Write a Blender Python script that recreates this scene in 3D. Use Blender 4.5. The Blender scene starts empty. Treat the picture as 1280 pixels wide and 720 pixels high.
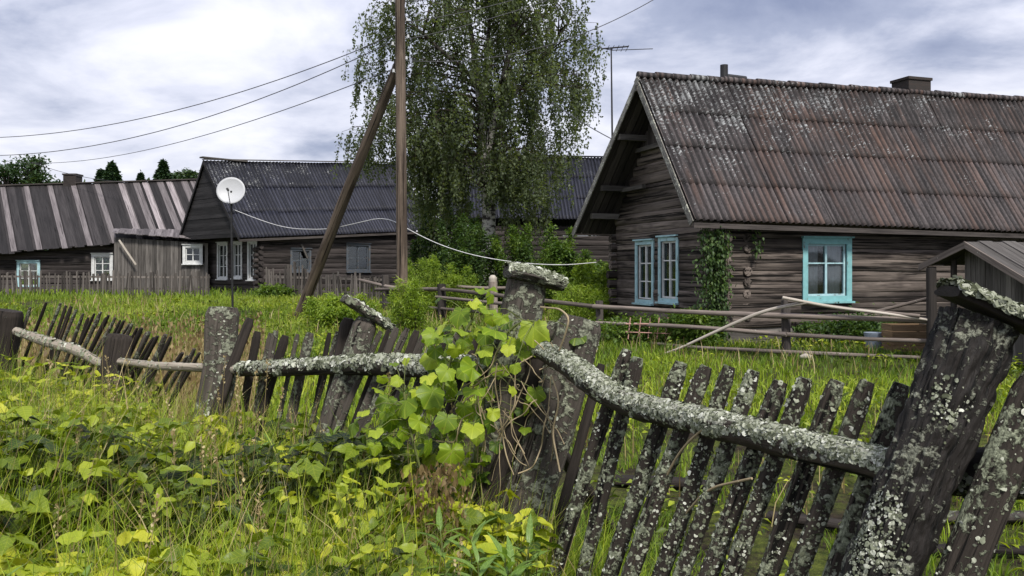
import bpy, math, random
import numpy as np
from mathutils import Vector, Matrix
random.seed(7)
RNG = np.random.default_rng(7)
SC = bpy.context.scene
COL = SC.collection
R = math.radians

# ------------------------------------------------------------------ camera
F, HZ, CZ = 1280*30/36, 335.0, 1.6
cam_d = bpy.data.cameras.new('camera'); cam = bpy.data.objects.new('camera', cam_d); COL.objects.link(cam)
cam.location = (0, 0, CZ); cam.rotation_euler = (R(90), 0, 0)
cam_d.lens = 30; cam_d.sensor_width = 36; cam_d.shift_y = -(360-HZ)/1280
cam_d.clip_start = .05; cam_d.clip_end = 3000
SC.camera = cam

# ------------------------------------------------------------------ sky, sun, exposure
SUN_EL, SUN_AZ = 50, 158          # azimuth clockwise from +Y
SUN_STR, SUN_ANG = 4.4, 10
world = bpy.data.worlds.new('World'); SC.world = world; world.use_nodes = True
def nd(nt, typ, **kw):
    n = nt.nodes.new(typ)
    for k, v in kw.items():
        if k == 'ins':
            for i, x in v.items():
                n.inputs[i].default_value = x
        else: setattr(n, k, v)
    return n
def build_world():
    nt = world.node_tree; nt.nodes.clear(); lk = nt.links.new
    out = nd(nt, 'ShaderNodeOutputWorld'); bg = nd(nt, 'ShaderNodeBackground', ins={1: .1})
    sky = nd(nt, 'ShaderNodeTexSky'); sky.sky_type = 'NISHITA'; sky.sun_disc = False
    sky.sun_elevation = R(SUN_EL); sky.sun_rotation = R(SUN_AZ)
    lk(sky.outputs[0], bg.inputs[0])
    tc = nd(nt, 'ShaderNodeTexCoord'); sep = nd(nt, 'ShaderNodeSeparateXYZ'); lk(tc.outputs['Generated'], sep.inputs[0])
    zz = nd(nt, 'ShaderNodeMath', operation='MAXIMUM', ins={1: 0.0}); lk(sep.outputs[2], zz.inputs[0])
    za = nd(nt, 'ShaderNodeMath', operation='ADD', ins={1: .22}); lk(zz.outputs[0], za.inputs[0])
    dx = nd(nt, 'ShaderNodeMath', operation='DIVIDE'); lk(sep.outputs[0], dx.inputs[0]); lk(za.outputs[0], dx.inputs[1])
    dy = nd(nt, 'ShaderNodeMath', operation='DIVIDE'); lk(sep.outputs[1], dy.inputs[0]); lk(za.outputs[0], dy.inputs[1])
    cb = nd(nt, 'ShaderNodeCombineXYZ'); lk(dx.outputs[0], cb.inputs[0]); lk(dy.outputs[0], cb.inputs[1]); cb.inputs[2].default_value = 3.7
    n1 = nd(nt, 'ShaderNodeTexNoise', ins={'Scale': 1.9, 'Detail': 9, 'Roughness': .56, 'Distortion': .25}); lk(cb.outputs[0], n1.inputs['Vector'])
    n2 = nd(nt, 'ShaderNodeTexNoise', ins={'Scale': .42, 'Detail': 3, 'Roughness': .5}); lk(cb.outputs[0], n2.inputs['Vector'])
    ad = nd(nt, 'ShaderNodeMath', operation='ADD'); lk(n1.outputs[0], ad.inputs[0]); lk(n2.outputs[0], ad.inputs[1])
    rp = nd(nt, 'ShaderNodeValToRGB'); lk(ad.outputs[0], rp.inputs[0])
    ramp(rp, [(.0, (.24, .28, .42)), (.22, (.38, .42, .56)), (.34, (.55, .58, .71)), (.46, (.70, .72, .84)), (.58, (.83, .84, .93)), (.74, (.96, .96, 1.)), (1, (1., 1., 1.))])
    hal = nd(nt, 'ShaderNodeMath', operation='MULTIPLY_ADD', ins={1: 1.6, 2: -1.1}); lk(ad.outputs[0], hal.inputs[0]); lk(hal.outputs[0], rp.inputs[0])
    # overcast luminance grows with height above the horizon
    gr = nd(nt, 'ShaderNodeMath', operation='MULTIPLY_ADD', ins={1: .6, 2: .90}); lk(zz.outputs[0], gr.inputs[0])
    bg2 = nd(nt, 'ShaderNodeBackground'); lk(rp.outputs[0], bg2.inputs[0]); lk(gr.outputs[0], bg2.inputs[1])
    mx = nd(nt, 'ShaderNodeMixShader', ins={0: .93}); lk(bg.outputs[0], mx.inputs[1]); lk(bg2.outputs[0], mx.inputs[2]); lk(mx.outputs[0], out.inputs[0])
def ramp(rp, stops):
    el = rp.color_ramp.elements
    while len(el) > 1: el.remove(el[-1])
    el[0].position = stops[0][0]; el[0].color = (*stops[0][1], 1)
    for p, c in stops[1:]:
        e = el.new(p); e.color = (*c, 1)
build_world()
sd = bpy.data.lights.new('sun', 'SUN'); sd.energy = SUN_STR; sd.angle = R(SUN_ANG); sd.color = (1, .95, .86)
sun = bpy.data.objects.new('sun', sd); COL.objects.link(sun)
_d = Vector((math.sin(R(SUN_AZ))*math.cos(R(SUN_EL)), math.cos(R(SUN_AZ))*math.cos(R(SUN_EL)), math.sin(R(SUN_EL))))
sun.rotation_euler = _d.to_track_quat('Z', 'Y').to_euler()
SC.view_settings.view_transform = 'Standard'; SC.view_settings.look = 'None'
SC.view_settings.exposure = .22; SC.view_settings.gamma = 1
SC.render.engine = 'CYCLES'
SC.cycles.max_bounces = 6; SC.cycles.transparent_max_bounces = 8; SC.cycles.diffuse_bounces = 3
SC.cycles.glossy_bounces = 2; SC.cycles.transmission_bounces = 4; SC.cycles.use_denoising = True

# ------------------------------------------------------------------ helpers
def at(px, py, Y): return np.array([(px-640)/F*Y, Y, CZ+(HZ-py)/F*Y])
def V(a): return np.array(a, float)
def unit(a): a = np.asarray(a, float); return a/np.linalg.norm(a)
def smooth(a, b, x): t = np.clip((x-a)/(b-a), 0, 1); return t*t*(3-2*t)

def _h(i, j, k, seed):
    n = (i*374761393 + j*668265263 + k*2147483647 + seed*1274126177) & 0xffffffff
    n = ((n ^ (n >> 13))*1274126177) & 0xffffffff
    n = (n ^ (n >> 16)) & 0xffffffff
    return n/4294967295.0*2-1
def vnoise(p, seed=0):
    p = np.asarray(p, float); f = np.floor(p); t = p-f; t = t*t*(3-2*t); f = f.astype(np.int64)
    i, j, k = f[:, 0], f[:, 1], f[:, 2]; r = 0
    for a in (0, 1):
        for b in (0, 1):
            for c in (0, 1):
                w = (t[:, 0] if a else 1-t[:, 0])*(t[:, 1] if b else 1-t[:, 1])*(t[:, 2] if c else 1-t[:, 2])
                r = r+w*_h(i+a, j+b, k+c, seed)
    return r
def fbm(p, o=4, seed=0):
    p = np.asarray(p, float); r = 0; a = 1; s = 0
    for q in range(o):
        r = r+a*vnoise(p, seed+q*17); s += a; a *= .5; p = p*2.03+7.1
    return r/s
def noise1(x, seed=0): x = np.atleast_1d(np.asarray(x, float)); return vnoise(np.stack([x, x*0+.5, x*0+.5], 1), seed)

class MB:
    """collects vertices and faces for ONE mesh object"""
    def __init__(s): s.v = []; s.f = []; s.tc = []; s.r = []; s.n = 0; s.fn = []
    def add(s, v, faces, tc=None, rnd=0.5):
        v = np.asarray(v, float); n = len(v)
        s.v.append(v); s.tc.append(v if tc is None else np.asarray(tc, float))
        s.r.append(np.full(n, rnd) if np.isscalar(rnd) else np.asarray(rnd, float))
        if isinstance(faces, np.ndarray):
            s.f.append((faces.astype(np.int64)+s.n).ravel()); s.fn.append(np.full(len(faces), faces.shape[1]))
        else:
            s.f.append(np.array([i for f in faces for i in f], dtype=np.int64)+s.n); s.fn.append(np.array([len(f) for f in faces]))
        s.n += n
    def build(s, name, mat, parent=None, smooth_=True):
        v = np.concatenate(s.v); idx = np.concatenate(s.f); cnt = np.concatenate(s.fn)
        me = bpy.data.meshes.new(name)
        me.vertices.add(len(v)); me.vertices.foreach_set('co', v.astype(np.float32).ravel())
        me.loops.add(len(idx)); me.loops.foreach_set('vertex_index', idx.astype(np.int32))
        me.polygons.add(len(cnt)); st = np.concatenate([[0], np.cumsum(cnt)[:-1]])
        me.polygons.foreach_set('loop_start', st.astype(np.int32))
        me.polygons.foreach_set('use_smooth', np.full(len(cnt), bool(smooth_)))
        me.update(calc_edges=True)
        a = me.attributes.new('tc', 'FLOAT_VECTOR', 'POINT'); a.data.foreach_set('vector', np.concatenate(s.tc).astype(np.float32).ravel())
        a = me.attributes.new('rnd', 'FLOAT', 'POINT'); a.data.foreach_set('value', np.concatenate(s.r).astype(np.float32))
        me.materials.append(mat)
        o = bpy.data.objects.new(name, me); COL.objects.link(o)
        if parent is not None:
            o.parent = parent
            o.matrix_parent_inverse = Matrix.Translation(-_wloc(parent))
        return o
def _wloc(o):
    l = Vector(o.location)
    if o.parent is not None: l = Vector((0, 0, 0)) if o.type == 'MESH' else l
    return l
def tag(o, label=None, cat=None, group=None, kind=None):
    if label: o['label'] = label
    if cat: o['category'] = cat
    if group: o['group'] = group
    if kind: o['kind'] = kind
    return o
def thing(name, loc, label, cat, group=None):
    o = bpy.data.objects.new(name, None); COL.objects.link(o); o.location = tuple(loc); o.empty_display_size = .2
    return tag(o, label, cat, group)

_F6 = [(0, 1, 3, 2), (4, 6, 7, 5), (0, 4, 5, 1), (2, 3, 7, 6), (0, 2, 6, 4), (1, 5, 7, 3)]
def box(mb, c, a, b, d, rnd=None, taper=0):
    """oriented box: centre, three half vectors (a = grain)"""
    c, a, b, d = V(c), V(a), V(b), V(d); rnd = random.random() if rnd is None else rnd
    la, lb, ld = (np.linalg.norm(x) for x in (a, b, d)); vs = []; ts = []
    o = np.array([random.random()*9, random.random()*9, random.random()*9])
    for i in (-1, 1):
        for j in (-1, 1):
            for k in (-1, 1):
                t = 1-taper*(i > 0)
                vs.append(c+i*a+j*b*t+k*d*t); ts.append(o+(i*la, j*lb, k*ld))
    fs = _F6
    if np.dot(np.cross(a, b), d) < 0: fs = [f[::-1] for f in fs]
    fs = [f[::-1] for f in fs]
    mb.add(vs, fs, ts, rnd)
def plank(mb, p, q, wdir, w, t, rnd=None, taper=0):
    """plank between two points, width direction, width, thickness"""
    p, q = V(p), V(q); a = (q-p)/2; u = unit(a); wd = unit(V(wdir)-np.dot(wdir, u)*u); n = np.cross(u, wd)
    box(mb, (p+q)/2, a, wd*w/2, n*t/2, rnd, taper)
def frames(pts):
    pts = np.asarray(pts, float); t = np.gradient(pts, axis=0); t /= np.linalg.norm(t, axis=1)[:, None]+1e-12
    ref = V((0, 0, 1)) if abs(t[0][2]) < .9 else V((0, 1, 0))
    s = []; prev = unit(np.cross(t[0], ref))
    for k in t:
        prev = unit(prev-np.dot(prev, k)*k); s.append(prev)
    s = np.array(s); return t, s, np.cross(s, t)
def resample(pts, rad, step):
    pts = np.asarray(pts, float); rad = np.asarray(rad, float)
    d = np.concatenate([[0], np.cumsum(np.linalg.norm(np.diff(pts, axis=0), axis=1))])
    if len(rad) != len(pts): rad = np.interp(np.linspace(0, 1, len(pts)), np.linspace(0, 1, len(rad)), rad)
    n = max(2, int(d[-1]/step)+1); x = np.linspace(0, d[-1], n)
    # Catmull style smoothing of the polyline
    P = np.stack([np.interp(x, d, pts[:, i]) for i in range(3)], 1); Rr = np.interp(x, d, rad)
    if len(pts) > 2 and n > 8:
        k = max(1, int(n/len(pts)/2.2)); w = np.ones(2*k+1)/(2*k+1)
        for i in range(3):
            e = np.concatenate([2*P[0, i]-P[1:k+1, i][::-1], P[:, i], 2*P[-1, i]-P[-k-1:-1, i][::-1]])
            P[:, i] = np.convolve(e, w, 'valid')
    return P, Rr, x
def tube(mb, pts, rad, around=10, step=.1, bump=0., fx=2., fc=18., flat=1., seed=None, rnd=None, rough=0., sq=0.):
    """noisy tapered tube. bump: radial noise (fraction of radius), fx / fc noise frequencies along / across"""
    seed = random.randrange(9999) if seed is None else seed; rnd = random.random() if rnd is None else rnd
    if np.isscalar(rad): rad = [rad]*len(pts)
    P, Rr, x = resample(pts, rad, step); t, s, b = frames(P); n = len(P)
    th = np.arange(around)/around*2*math.pi
    cs, sn = np.cos(th), np.sin(th)
    if sq:   # squarish section
        k = (np.abs(cs)**4+np.abs(sn)**4)**(-.25); k = 1+(k-1)*sq
    else: k = np.ones(around)
    r = Rr[:, None]*k[None, :]
    q = np.stack([np.repeat(x, around), np.tile(cs, n)*np.repeat(Rr, around), np.tile(sn, n)*np.repeat(Rr, around)], 1)
    if bump:
        nn = fbm(q*(fx, fc, fc)+seed*1.37, 4, seed).reshape(n, around)
        r = r*(1+bump*nn)
        if rough: r = r*(1+rough*(np.abs(fbm(q*(fx*5, fc*4, fc*4)+seed, 3, seed+5)).reshape(n, around)-.25))
    v = P[:, None, :]+r[:, :, None]*(cs[None, :, None]*s[:, None, :]+sn[None, :, None]*b[:, None, :]*flat)
    v = v.reshape(-1, 3)
    i = np.arange(n-1)[:, None]*around; j = np.arange(around)[None, :]; j2 = (j+1) % around
    f = np.stack([i+j, i+j2, i+around+j2, i+around+j], -1).reshape(-1, 4)[:, ::-1]
    off = np.array([seed % 13, seed % 7, seed % 11])
    tcv = q*1.0+off
    mb.add(v, f, tcv, rnd)
    # end caps (fan, slightly rough)
    for e, ring in ((0, v[:around]), (n-1, v[-around:])):
        c = P[e]+t[e]*(Rr[e]*.06*(-1 if e == 0 else 1))
        vv = np.vstack([ring, c]); fs = np.array([(m, (m+1) % around, around) for m in range(around)])
        tt = np.vstack([tcv[:around] if e == 0 else tcv[-around:], [x[e]+off[0], off[1], off[2]]])
        mb.add(vv, fs if e == 0 else fs[:, ::-1], tt, rnd)
    return P, Rr
def rot_mats(h, p, r):
    """leaf points +Y, normal +Z; heading h, pitch p, roll r -> (N,3,3)"""
    ch, sh, cp, sp, cr, sr = np.cos(h), np.sin(h), np.cos(p), np.sin(p), np.cos(r), np.sin(r); z = np.zeros_like(h); o = z+1
    Rz = np.stack([ch, -sh, z, sh, ch, z, z, z, o], -1).reshape(-1, 3, 3)
    Rx = np.stack([o, z, z, z, cp, -sp, z, sp, cp], -1).reshape(-1, 3, 3)
    Ry = np.stack([cr, z, sr, z, o, z, -sr, z, cr], -1).reshape(-1, 3, 3)
    return Rz@Rx@Ry
def scatter(mb, tv, tf, pos, M, sc, rnd):
    pos = np.asarray(pos); n = len(pos)
    if n == 0: return
    sc = np.broadcast_to(np.asarray(sc, float), (n,)) if np.ndim(sc) < 2 else sc
    S = sc[:, None, None] if sc.ndim == 1 else sc[:, None, :]
    v = np.einsum('nij,nkj->nki', M, tv[None]*S)+pos[:, None, :]
    k = len(tv); tf = np.asarray(tf)
    f = (tf[None]+(np.arange(n)*k)[:, None, None]).reshape(-1, tf.shape[1])
    tcv = np.tile(tv, (n, 1)); mb.add(v.reshape(-1, 3), f, tcv, np.repeat(np.broadcast_to(rnd, (n,)), k))
def blades(mb, pos, h, w, az, lean, rnd, seg=3, curl=1.):
    """curved grass blades"""
    n = len(pos); ts = np.linspace(0, 1, seg+1)
    d = np.stack([np.cos(az), np.sin(az), 0*az], 1); s = np.stack([-np.sin(az), np.cos(az), 0*az], 1)
    tw = RNG.uniform(-.9, .9, n)[:, None]; s = s*np.cos(tw)+d*np.sin(tw)
    vs = []
    for t in ts:
        c = pos+d*(lean*h*t**(1+curl))[:, None]; c = c+np.stack([0*h, 0*h, h*(t-.35*lean*t**2.5)], 1)
        ww = (w*(1-t**1.6)*.5)[:, None]
        if t < 1: vs += [c-s*ww, c+s*ww]
        else: vs += [c]
    k = len(vs); v = np.stack(vs, 1).reshape(-1, 3)
    q = [(2*i, 2*i+1, 2*i+3, 2*i+2) for i in range(seg-1)]
    base = np.arange(n)*k
    if q:
        f = (np.array(q)[None]+base[:, None, None]).reshape(-1, 4)
        n0 = mb.n; mb.add(v, f, np.tile(np.stack([np.zeros(k), np.repeat(ts, 2)[:k], np.zeros(k)], 1), (n, 1)), np.repeat(rnd, k))
        tri = (np.array([(k-3, k-2, k-1)])[None]+base[:, None, None]).reshape(-1, 3)+n0
        mb.f.append(tri.ravel()); mb.fn.append(np.full(len(tri), 3))
    else:
        mb.add(v, (np.array([(0, 1, 2)])[None]+base[:, None, None]).reshape(-1, 3), None, np.repeat(rnd, k))
# ------------------------------------------------------------------ ground height
def gz(x, y):
    x = np.asarray(x, float); y = np.asarray(y, float)
    p = np.stack([np.broadcast_to(x, np.broadcast(x, y).shape).ravel(), np.broadcast_to(y, np.broadcast(x, y).shape).ravel()], 1)
    q = np.concatenate([p*.35, np.full((len(p), 1), 3.3)], 1)
    z = .5*smooth(17, 37, p[:, 1])+.035*fbm(q, 3, 3)*smooth(1, 6, p[:, 1])*1.5
    z = z+4.5*smooth(60, 200, p[:, 1])
    return z.reshape(np.broadcast(x, y).shape)
def G(x, y): return float(gz(np.array([x]), np.array([y]))[0])
def on_ground(px, Y):
    x = (px-640)/F*Y; return V((x, Y, G(x, Y)))
# ------------------------------------------------------------------ materials
def new_mat(name):
    m = bpy.data.materials.new(name); m.use_nodes = True; nt = m.node_tree; nt.nodes.clear()
    out = nd(nt, 'ShaderNodeOutputMaterial'); b = nd(nt, 'ShaderNodeBsdfPrincipled'); nt.links.new(b.outputs[0], out.inputs[0])
    return m, nt, b, out
def attr(nt, n, vec=True):
    a = nd(nt, 'ShaderNodeAttribute', attribute_name=n); return a.outputs['Vector' if vec else 'Fac']
def mapping(nt, src, scale, loc=(0, 0, 0)):
    m = nd(nt, 'ShaderNodeMapping'); m.inputs['Scale'].default_value = scale; m.inputs['Location'].default_value = loc
    nt.links.new(src, m.inputs[0]); return m.outputs[0]
def tnoise(nt, vec, scale, detail=4, rough=.55, dist=0):
    n = nd(nt, 'ShaderNodeTexNoise', ins={'Scale': scale, 'Detail': detail, 'Roughness': rough, 'Distortion': dist}); nt.links.new(vec, n.inputs['Vector']); return n.outputs[0]
def cr(nt, src, stops):
    r = nd(nt, 'ShaderNodeValToRGB'); ramp(r, stops); nt.links.new(src, r.inputs[0]); return r.outputs[0]
def mth(nt, op, a, b=None, c=None, clamp=False):
    m = nd(nt, 'ShaderNodeMath', operation=op); m.use_clamp = clamp
    for i, x in enumerate((a, b, c)):
        if x is None: continue
        if isinstance(x, (int, float)): m.inputs[i].default_value = x
        else: nt.links.new(x, m.inputs[i])
    return m.outputs[0]
def mixc(nt, f, a, b, bt='MIX'):
    m = nd(nt, 'ShaderNodeMix', data_type='RGBA', blend_type=bt)
    for i, x in ((0, f), (6, a), (7, b)):
        if isinstance(x, (int, float)): m.inputs[i].default_value = x
        elif isinstance(x, tuple): m.inputs[i].default_value = (*x, 1)
        else: nt.links.new(x, m.inputs[i])
    return m.outputs[2]
def g1(v): return (v, v, v)
def mat_wood(name, dark, light, lichen=0., lcol=(.40, .40, .34), lscale=38., rough=.85, bump=.5, vary=.5, gscale=(2.5, 45, 45), spec=.2, up=0., lcol2=None, stain=None, crack=.35):
    m, nt, b, out = new_mat(name); lk = nt.links.new
    tc = attr(nt, 'tc'); rnd = attr(nt, 'rnd', False)
    gr = tnoise(nt, mapping(nt, tc, gscale), 1, 6, .65, .4)
    gr2 = tnoise(nt, mapping(nt, tc, (.5, 5, 5)), 1, 4, .6)
    g = mth(nt, 'MULTIPLY_ADD', gr2, .5, mth(nt, 'MULTIPLY', gr, .6))
    col = cr(nt, g, [(.36, dark), (.68, light)])
    if stain: col = mixc(nt, cr(nt, tnoise(nt, mapping(nt, tc, (.6, 2.2, 2.2), (3, 5, 1)), 1, 4, .6), [(.5, g1(0)), (.66, g1(1))]), col, stain)
    ck = cr(nt, tnoise(nt, mapping(nt, tc, (gscale[0]*.35, gscale[1]*.55, gscale[2]*.55), (4, 4, 4)), 1, 4, .7, .2), [(crack-.03, g1(0)), (crack+.03, g1(1))])
    col = mixc(nt, ck, tuple(x*.25 for x in dark), col)
    val = mth(nt, 'MULTIPLY_ADD', rnd, vary, 1-vary/2)
    hs = nd(nt, 'ShaderNodeHueSaturation'); lk(val, hs.inputs['Value']); lk(col, hs.inputs['Color']); col = hs.outputs[0]
    h = mth(nt, 'ADD', gr, mth(nt, 'MULTIPLY', ck, .8))
    if lichen > 0:
        l1 = tnoise(nt, tc, lscale, 7, .62, .3); l2 = tnoise(nt, tc, lscale*.2, 3, .6)
        s = mth(nt, 'ADD', mth(nt, 'MULTIPLY', l1, .65), mth(nt, 'MULTIPLY', l2, .55))
        if up:
            geo = nd(nt, 'ShaderNodeNewGeometry'); sp = nd(nt, 'ShaderNodeSeparateXYZ'); lk(geo.outputs['Normal'], sp.inputs[0])
            s = mth(nt, 'MULTIPLY_ADD', sp.outputs[2], up, s)
        th = .86-.42*lichen
        mk = cr(nt, s, [(max(0, th-.02), g1(0)), (th+.025, g1(1))])
        lc = cr(nt, tnoise(nt, tc, lscale*2.2, 4, .7), [(.35, tuple(x*.42 for x in lcol)), (.5, lcol), (.68, lcol2 or tuple(min(.8, x*1.55) for x in lcol))])
        col = mixc(nt, mk, col, lc); h = mth(nt, 'ADD', h, mth(nt, 'MULTIPLY', mk, mth(nt, 'MULTIPLY', l1, 2.2)))
    lk(col, b.inputs['Base Color']); b.inputs['Roughness'].default_value = rough; b.inputs['Specular IOR Level'].default_value = spec
    bp = nd(nt, 'ShaderNodeBump', ins={'Strength': bump, 'Distance': .012}); lk(h, bp.inputs['Height']); lk(bp.outputs[0], b.inputs['Normal'])
    return m
def mat_leaf(name, cols, trans=.4, rough=.5, spec=.35, vein=0., tcol=None, radial=False, spots=0.):
    m, nt, b, out = new_mat(name); lk = nt.links.new
    rnd = attr(nt, 'rnd', False); n = len(cols)
    col = cr(nt, rnd, [(i/(n-1), c) for i, c in enumerate(cols)])
    if vein:
        tc = attr(nt, 'tc'); sp = nd(nt, 'ShaderNodeSeparateXYZ'); lk(tc, sp.inputs[0])
        ax = mth(nt, 'ABSOLUTE', sp.outputs[0])
        v = mth(nt, 'SINE', mth(nt, 'MULTIPLY', mth(nt, 'SUBTRACT', sp.outputs[1], mth(nt, 'MULTIPLY', ax, .9)), 42.))
        if radial:
            at2 = mth(nt, 'ARCTAN2', sp.outputs[0], mth(nt, 'SUBTRACT', sp.outputs[1], .10)); v = mth(nt, 'COSINE', mth(nt, 'MULTIPLY', at2, 7.))
            v2 = mth(nt, 'SINE', mth(nt, 'MULTIPLY', mth(nt, 'ADD', sp.outputs[1], ax), 60.)); v = mth(nt, 'MAXIMUM', v, mth(nt, 'MULTIPLY', v2, .93))
        v = cr(nt, v, [(.86 if radial else .80, g1(0)), (.985 if radial else .97, g1(1))]); md = cr(nt, ax, [(.0, g1(1)), (.022, g1(0))])
        v = mth(nt, 'MAXIMUM', v, md); col = mixc(nt, mth(nt, 'MULTIPLY', v, vein), col, tuple(min(1, x*2.2+.02) for x in cols[-1]))
        bp = nd(nt, 'ShaderNodeBump', ins={'Strength': .4, 'Distance': .002}); lk(v, bp.inputs['Height']); lk(bp.outputs[0], b.inputs['Normal'])
    if spots:
        gp = nd(nt, 'ShaderNodeNewGeometry').outputs['Position']
        sk = cr(nt, tnoise(nt, gp, 55, 4, .65), [(.62, g1(0)), (.68, g1(1))]); sk2 = cr(nt, tnoise(nt, gp, 4, 2, .5), [(.42, g1(0)), (.6, g1(1))])
        col = mixc(nt, mth(nt, 'MULTIPLY', mth(nt, 'MULTIPLY', sk, sk2), spots), col, (.13, .075, .025))
    lk(col, b.inputs['Base Color']); b.inputs['Roughness'].default_value = rough; b.inputs['Specular IOR Level'].default_value = spec
    tr = nd(nt, 'ShaderNodeBsdfTranslucent'); tcn = mixc(nt, 1., col, tcol or (1.5, 1.5, .55), 'MULTIPLY'); lk(tcn, tr.inputs[0])
    mx = nd(nt, 'ShaderNodeMixShader', ins={0: trans}); lk(b.outputs[0], mx.inputs[1]); lk(tr.outputs[0], mx.inputs[2]); lk(mx.outputs[0], out.inputs[0])
    return m
def mat_plain(name, col, rough=.6, spec=.3, metal=0, bump=.15, scale=30, var=.25):
    m, nt, b, out = new_mat(name); lk = nt.links.new; tc = attr(nt, 'tc')
    n = tnoise(nt, tc, scale, 6, .65); n2 = tnoise(nt, tc, scale*.15, 3, .6)
    s = mth(nt, 'ADD', mth(nt, 'MULTIPLY', n, .5), mth(nt, 'MULTIPLY', n2, .5))
    c = cr(nt, s, [(.3, tuple(x*(1-var*1.6) for x in col)), (.5, col), (.7, tuple(min(1, x*(1+var)) for x in col))])
    lk(c, b.inputs['Base Color']); b.inputs['Roughness'].default_value = rough; b.inputs['Specular IOR Level'].default_value = spec; b.inputs['Metallic'].default_value = metal
    bp = nd(nt, 'ShaderNodeBump', ins={'Strength': bump, 'Distance': .005}); lk(n, bp.inputs['Height']); lk(bp.outputs[0], b.inputs['Normal'])
    return m
def mat_paint(name, col, under=(.12, .1, .085), wear=.45):
    """old brush paint, flaking to grey wood"""
    m, nt, b, out = new_mat(name); lk = nt.links.new; tc = attr(nt, 'tc')
    n = tnoise(nt, mapping(nt, tc, (6, 40, 40)), 1, 6, .7); n2 = tnoise(nt, tc, 7, 4, .6)
    s = mth(nt, 'ADD', mth(nt, 'MULTIPLY', n, .55), mth(nt, 'MULTIPLY', n2, .5))
    mk = cr(nt, s, [(wear-.06, g1(0)), (wear, g1(1))])
    c = mixc(nt, mk, under, cr(nt, n2, [(.3, tuple(x*.75 for x in col)), (.7, col)]))
    lk(c, b.inputs['Base Color']); b.inputs['Roughness'].default_value = .6; b.inputs['Specular IOR Level'].default_value = .3
    bp = nd(nt, 'ShaderNodeBump', ins={'Strength': .25, 'Distance': .004}); lk(s, bp.inputs['Height']); lk(bp.outputs[0], b.inputs['Normal'])
    return m
def mat_roof(name, base, light, rust=(.16, .07, .035), rustamt=.5, lich=.5, rough=.7, spec=.25, pitch=.155):
    """weathered corrugated sheet; tc = (metres along ridge, metres down slope, 0)"""
    m, nt, b, out = new_mat(name); lk = nt.links.new; tc = attr(nt, 'tc'); rnd = attr(nt, 'rnd', False)
    st = tnoise(nt, mapping(nt, tc, (9, .45, 1)), 1, 6, .7); fi = tnoise(nt, mapping(nt, tc, (30, 14, 30)), 1, 5, .7); lo = tnoise(nt, mapping(nt, tc, (.45, .5, 1)), 1, 4, .6)
    c = cr(nt, mth(nt, 'ADD', mth(nt, 'MULTIPLY', st, .6), mth(nt, 'MULTIPLY', fi, .4)), [(.38, base), (.64, light)])
    rs = cr(nt, mth(nt, 'ADD', mth(nt, 'MULTIPLY', tnoise(nt, mapping(nt, tc, (3.5, .35, 1), (5, 2, 0)), 1, 5, .65), .55), mth(nt, 'MULTIPLY', tnoise(nt, mapping(nt, tc, (.5, .3, 1), (1, 7, 0)), 1, 2), .45)), [(.60-.14*rustamt, g1(0)), (.78-.14*rustamt, g1(1))])
    c = mixc(nt, mth(nt, 'MULTIPLY', rs, .8), c, rust)
    val = mth(nt, 'MULTIPLY_ADD', rnd, .4, .8); hs = nd(nt, 'ShaderNodeHueSaturation'); lk(val, hs.inputs['Value']); lk(c, hs.inputs['Color']); c = hs.outputs[0]
    sp = nd(nt, 'ShaderNodeSeparateXYZ'); lk(tc, sp.inputs[0])
    lz = tnoise(nt, tc, 17, 6, .6, .3); l3 = tnoise(nt, tc, 1.1, 3, .6)
    s = mth(nt, 'ADD', mth(nt, 'MULTIPLY', lz, .7), mth(nt, 'MULTIPLY', l3, .45)); s = mth(nt, 'SUBTRACT', s, mth(nt, 'MULTIPLY', sp.outputs[1], .036))
    s = mth(nt, 'SUBTRACT', s, mth(nt, 'MULTIPLY', mth(nt, 'MINIMUM', sp.outputs[0], 12), .011))
    mk = cr(nt, s, [(.63-.12*lich, g1(0)), (.66-.12*lich, g1(1))]); c = mixc(nt, mk, c, mixc(nt, fi, (.16, .165, .17), (.42, .43, .43)))
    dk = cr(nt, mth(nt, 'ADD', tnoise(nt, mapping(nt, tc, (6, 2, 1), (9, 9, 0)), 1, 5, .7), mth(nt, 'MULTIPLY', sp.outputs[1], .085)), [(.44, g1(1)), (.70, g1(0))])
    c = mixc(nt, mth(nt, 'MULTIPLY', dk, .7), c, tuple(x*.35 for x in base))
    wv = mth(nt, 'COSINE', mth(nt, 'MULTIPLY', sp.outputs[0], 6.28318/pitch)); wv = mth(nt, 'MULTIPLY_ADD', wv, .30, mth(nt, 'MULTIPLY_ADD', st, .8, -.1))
    c = mixc(nt, cr(nt, wv, [(.12, g1(1)), (.38, g1(0))]), c, mixc(nt, .8, c, tuple(x*.45 for x in base)))  # valleys darkened: some dirt, plus corrugation shade put into the colour
    lk(c, b.inputs['Base Color']); b.inputs['Roughness'].default_value = rough; b.inputs['Specular IOR Level'].default_value = spec
    bp = nd(nt, 'ShaderNodeBump', ins={'Strength': .6, 'Distance': .012}); lk(mth(nt, 'ADD', fi, mk), bp.inputs['Height']); lk(bp.outputs[0], b.inputs['Normal'])
    return m
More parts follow.
